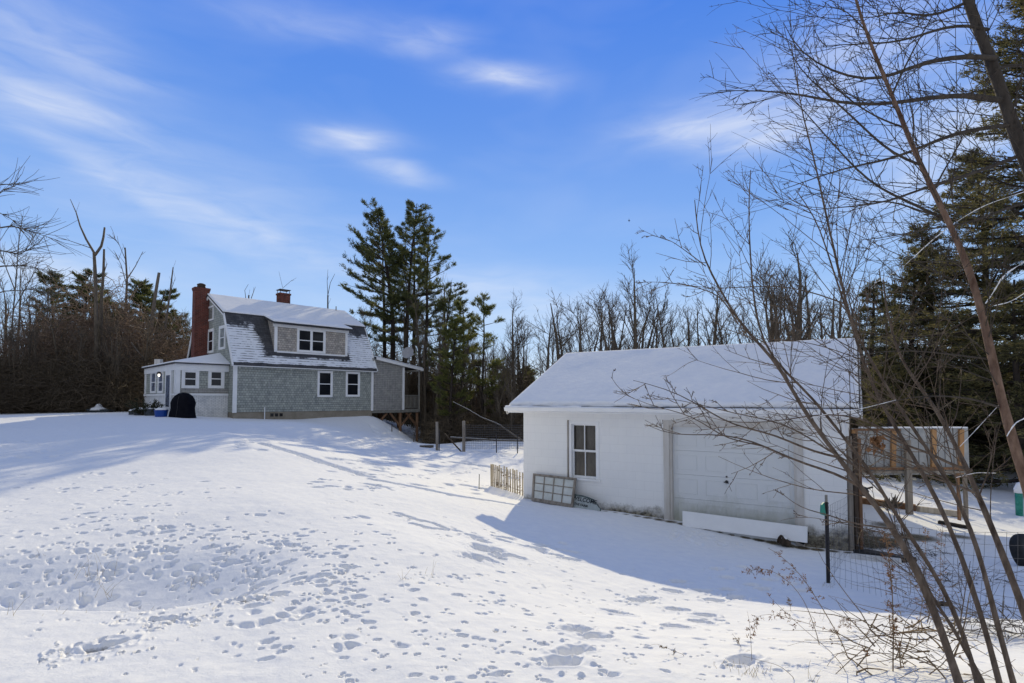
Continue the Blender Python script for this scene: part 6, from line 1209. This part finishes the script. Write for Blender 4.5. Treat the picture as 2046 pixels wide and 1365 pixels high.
# big tree upper right, reaching left
sapling([(2290, 1060), (2240, 850), (2180, 640), (2110, 450), (2070, 370), (2035, 290), (2016, 227), (1996, 169), (1977, 111), (1953, 58), (1933, 0), (1910, -70)], 6.6, 7.0, 0.12, 0.05,
    'large dark tree at the upper right sending long limbs left across the sky', n=26, Ln=2.2, m_='bark_dark', seed=51, name='bare_tree', t0=0.55, sub=8, left=0.5, ang=(0.8, 1.3),
    extra=[([(1990, 116), (1940, 111), (1900, 114), (1860, 122), (1830, 130), (1790, 145), (1760, 165), (1700, 158), (1650, 138), (1600, 110), (1570, 80), (1565, 45)], 6.8, 6.3, 0.034, 0.003, 16, 0.9),
           ([(2000, 200), (1960, 191), (1920, 188), (1866, 193), (1820, 202), (1779, 208), (1730, 212), (1682, 208), (1630, 196), (1571, 180), (1500, 182), (1435, 181)], 6.8, 6.2, 0.034, 0.003, 18, 0.9),
           ([(1975, 60), (1940, 48), (1880, 55), (1830, 75), (1770, 88), (1700, 88), (1640, 92)], 6.9, 6.5, 0.022, 0.003, 13, 0.8),
           ([(2020, 250), (1970, 255), (1920, 262), (1870, 280), (1820, 305), (1760, 325), (1700, 330), (1640, 352), (1560, 380)], 6.8, 6.3, 0.028, 0.003, 16, 0.9),
           ([(2040, 310), (1990, 330), (1940, 348), (1880, 365), (1820, 385), (1760, 410), (1700, 412), (1620, 420)], 6.8, 6.3, 0.026, 0.003, 15, 0.8), ([(1940, 0), (1900, 20), (1850, 35), (1790, 20), (1740, 40), (1690, 30)], 7.0, 6.6, 0.02, 0.003, 12, 0.8),
           ([(2060, 130), (2010, 132), (1990, 140)], 7.0, 6.9, 0.02, 0.02, 2, 0.5), ([(2075, 395), (2000, 420), (1930, 450), (1860, 455), (1800, 470), (1720, 480)], 6.8, 6.4, 0.02, 0.003, 12, 0.8)])
# dead leaves hanging in a bunch by the pen wall
rg = np.random.default_rng(91)
c = np.array(at(1752, 884, 3.55)); C = c + rg.normal(0, 1, (34, 3)) * (0.018, 0.02, 0.028); f_ = FM(); D = np.tile((0, 0, -1.0), (34, 1)); f_.tris(blades(rg, C, D, 2, 0.045, 0.03, 0.5)); f_.tubes([(np.array([c + (0, 0, 0.08), c + (0.005, 0, 0.03), c]), np.array([0.002, 0.002, 0.002]))], 4); o = f_.build('dead_leaves', 'dry_leaf'); tagp(o, 'bunch of curled orange dead leaves hanging in front of the pen wall', 'leaves')
# ------------------------------------------------------------------ weeds and grass
def weed(pts, label, tufts, r=0.003, m_='dry_stalk', leaf='dry_leaf', seed=1, tl=0.022, n=60, dY=-0.1, name='dry_weed', Y=None):
    x, y = gp(*pts[0]) if Y is None else (0, Y); rg = np.random.default_rng(seed); P = dense(path3(pts, y, y + dY), 14); P[0][2] -= 0.02
    o = thing(name, tuple(P[0]), label, 'weed', None); off = off_of(o); P = P - off; ls_ = [(P, np.linspace(r, r * 0.4, 14))]; C = []; D = []
    for t0, t1, k, sp in tufts:
        for j in range(int(k * 0.65)):
            q, d = ptat(P, rg.uniform(t0, t1)); e = around(rg, d, rg.uniform(0.4, 1.3)); l = sp * rg.uniform(0.3, 1); S = limb(rg, q, e, l, r * 0.45, r * 0.2, 4, 0.15, -0.1); ls_.append(S)
            for w_ in (0.5, 0.8, 1.0): c, e2 = ptat(S[0], w_); C.append(c); D.append(e2)
    f1 = FM(); f1.tubes(ls_, 4); f1.build('stem', m_, o)
    if C: f2 = FM(); f2.tris(blades(rg, np.array(C), np.array(D), 2, tl, tl * 0.35, 0.7)); f2.build('leaves', leaf, o)
    return o
weed([(1696, 1314), (1671, 1261), (1634, 1201), (1605, 1152), (1576, 1125), (1556, 1104), (1535, 1095)], 'tallest arching dry weed, its tip bent left above the shadow edge', [(0.45, 1, 30, 0.07)], 0.0035, seed=1)
weed([(1638, 1288), (1622, 1236), (1605, 1193), (1576, 1160), (1549, 1141), (1521, 1131), (1500, 1133), (1492, 1145)], 'dry weed hooked over to the left with a rusty seed head', [(0.55, 1, 46, 0.06)], 0.003, seed=2)
weed([(1710, 1281), (1663, 1261), (1595, 1240), (1537, 1224), (1508, 1226), (1494, 1232), (1502, 1246), (1510, 1271)], 'dry weed lying almost flat with leaves all along its stem', [(0.1, 0.95, 60, 0.05)], 0.0028, seed=3)
weed([(1753, 1265), (1722, 1251), (1698, 1240), (1685, 1238), (1680, 1252)], 'short drooping dry weed with a hanging orange leaf cluster', [(0.5, 1, 30, 0.06)], 0.002, seed=4)
weed([(1784, 1343), (1785, 1275), (1784, 1216), (1782, 1158), (1774, 1100), (1768, 1062)], 'upright dry weed clothed in red brown leaves in front of the wire mesh', [(0.15, 1, 110, 0.045)], 0.004, seed=5)
weed([(1693, 1343), (1660, 1300), (1620, 1270), (1560, 1215), (1535, 1190)], 'thin bare dry weed leaning left behind the flat one', [(0.6, 1, 8, 0.04)], 0.002, seed=6)
weed([(1502, 1314), (1500, 1275), (1497, 1240), (1493, 1222)], 'slim upright stalk with small seed pods left of the arching weeds', [(0.3, 1, 12, 0.025)], 0.0015, seed=7)
weed([(1480, 1292), (1474, 1280), (1463, 1266)], 'stubby dark seed stalk standing left of the slim upright one', [(0.3, 1, 8, 0.02)], 0.002, seed=8, leaf='dry_stalk')
weed([(1590, 1358), (1560, 1330), (1520, 1320), (1485, 1311)], 'bare arched stem lying low across the snow', [], 0.002, seed=9)
weed([(1580, 1222), (1579, 1210), (1575, 1195)], 'dark cone shaped seed head beside the hooked weed', [(0.3, 1, 20, 0.02)], 0.002, seed=10, leaf='dry_stalk')
weed([(1735, 1345), (1728, 1300), (1728, 1275)], 'lone upright dry stalk between the leafy weed and the flat one', [(0.4, 1, 6, 0.03)], 0.0018, seed=11)
weed([(1370, 1310), (1345, 1300), (1310, 1285), (1298, 1290)], 'fallen twig with tiny buds lying on the open snow', [(0.1, 1, 10, 0.02)], 0.0016, seed=12, leaf='dry_stalk')
weed([(1830, 1290), (1842, 1210), (1850, 1150), (1848, 1060)], 'dark leafy vine climbing up between the sapling feet', [(0.1, 1, 50, 0.06)], 0.003, seed=13)
weed([(1866, 1240), (1880, 1180), (1878, 1120), (1884, 1050)], 'second dark leafy vine, right of the first between the saplings', [(0.2, 1, 50, 0.06)], 0.003, seed=14)
# brush heaps
def brush(px, py, w_, h_, n, label, m_='bark_grey', leaf=None, seed=3):
    rg = np.random.default_rng(seed); x, y = gp(px, py); z = gh(x, y); ls_ = []
    for i in range(n):
        p = np.array((x + rg.normal(0, w_ * 0.4), y + rg.normal(0, w_ * 0.25), z + rg.random() * h_)); ls_.append(limb(rg, p, rg.normal(0, 1, 3) * (1, .7, 0.35), rg.uniform(0.15, 0.7), rg.uniform(0.002, 0.006), 0.001, 6, 0.16, -0.03))
    f_ = FM(); f_.tubes(ls_, 4)
    if leaf: C = np.array([ptat(l[0], rg.random())[0] for l in ls_ for _ in range(leaf)]); f_.tris(blades(rg, C, rg.normal(0, 1, C.shape), 1, 0.03, 0.012, 0.6))
    o = f_.build('brush_pile', m_); tagp(o, label, 'brush pile')
brush(1925, 1165, 0.8, 0.15, 70, 'heap of dark cut twigs on the shaded snow beyond the wire mesh', seed=3)
brush(1985, 1275, 0.6, 0.25, 110, 'tangle of fine twigs around the feet of the right hand saplings', seed=4)
brush(1820, 1340, 0.55, 0.3, 90, 'tangle of reddish dry stems at the feet of the left hand saplings', 'dry_stalk', 1, 5)
brush(1860, 1215, 0.5, 0.35, 50, 'loose tangle of orange brown brambles in the middle of the saplings', 'dry_stalk', 1, 6)
brush(1765, 1098, 0.7, 0.12, 90, 'dark twiggy debris on the bare ground just right of the garage corner posts', 'bark_dark', None, 7)
brush(1850, 1112, 0.7, 0.1, 60, 'dark brush and clippings at the right end of the rubber mat', 'bark_dark', None, 8)
brush(1745, 1068, 0.5, 0.12, 50, 'rusty brambles against the garage side behind the posts', 'dry_stalk', 1, 9)
# grass
def tuft(px, py, n, h, label, seed, spread=0.05, group='dry grass tufts in the open snow'):
    rg = np.random.default_rng(seed); x, y = gp(px, py); z = gh(x, y) - 0.01; ls_ = []
    for i in range(n): ls_.append(limb(rg, (x + rg.normal(0, spread), y + rg.normal(0, spread), z), (rg.normal(0.1, .35), rg.normal(0, .3), 1), h * rg.uniform(0.4, 1), 0.0016, 0.0007, 5, 0.08, -0.06))
    f_ = FM(); f_.tubes(ls_, 3); o = f_.build('grass_tuft', 'dry_grass'); tagp(o, label, 'grass', group)
for i, (px, py, n, h, lab, sp) in enumerate(((195, 1148, 9, 0.3, 'largest wispy tuft of dry grass in the trampled snow at the left', 0.08), (200, 1192, 8, 0.26, 'second wispy grass tuft, just nearer than the largest one', 0.07), (22, 1232, 3, 0.22, 'few dry grass blades at the left edge of the plough bank', 0.02), (100, 1230, 5, 0.06, 'low stubble of dry grass on the lip of the plough bank', 0.1), (285, 1222, 4, 0.08, 'short grass stubble right of the stubble on the bank lip', 0.06),
        (388, 1172, 4, 0.16, 'thin grass blades beside the soil stained hole', 0.04), (800, 1160, 3, 0.2, 'slanting grass blades in the middle of the field', 0.02), (862, 1150, 3, 0.2, 'upright grass blades right of the slanting ones', 0.03), (1460, 1335, 14, 0.05, 'curled straw coloured clump nearest the bottom of the picture', 0.04), (1510, 1350, 22, 0.07, 'larger straw coloured clump at the bottom right of the boot prints', 0.05), (80, 1115, 3, 0.12, 'tiny grass tuft at the far left of the trampled snow', 0.03), (1640, 1240, 5, 0.15, 'thin blades below the arching weeds', 0.05), (1655, 1175, 10, 0.16, 'grass tuft at the foot of the steel fence post', 0.05), (1610, 1358, 4, 0.12, 'sparse grass stems right of the straw clumps', 0.05))):
    tuft(px, py, n, h, lab, 200 + i, sp)
# shrub by the sunroom
rg = np.random.default_rng(5); x, y = XY(291, 28.6); z = gh(x, y); o = thing('shrub', (x, y, z), 'low dark leafy shrub between the dark planters by the sunroom', 'shrub'); ls_ = []; C = []; D = []
for i in range(60):
    a = rg.uniform(0, 6.28); P, Rr = limb(rg, (0.15 * math.cos(a), 0.1 * math.sin(a), 0), (math.cos(a), math.sin(a), rg.uniform(0.5, 1.6)), rg.uniform(0.4, 0.95), 0.012, 0.004, 5, 0.15); ls_.append((P, Rr))
    for t in np.linspace(0.4, 1, 7): q, e = ptat(P, t); C.append(q); D.append(e)
f1 = FM(); f1.tubes(ls_, 3); f1.build('stems', 'bark_grey', o); f2 = FM(); f2.tris(blades(rg, np.array(C), np.array(D), 3, 0.12, 0.05, 0.6)); f2.build('leaves', 'shrub_leaves', o)
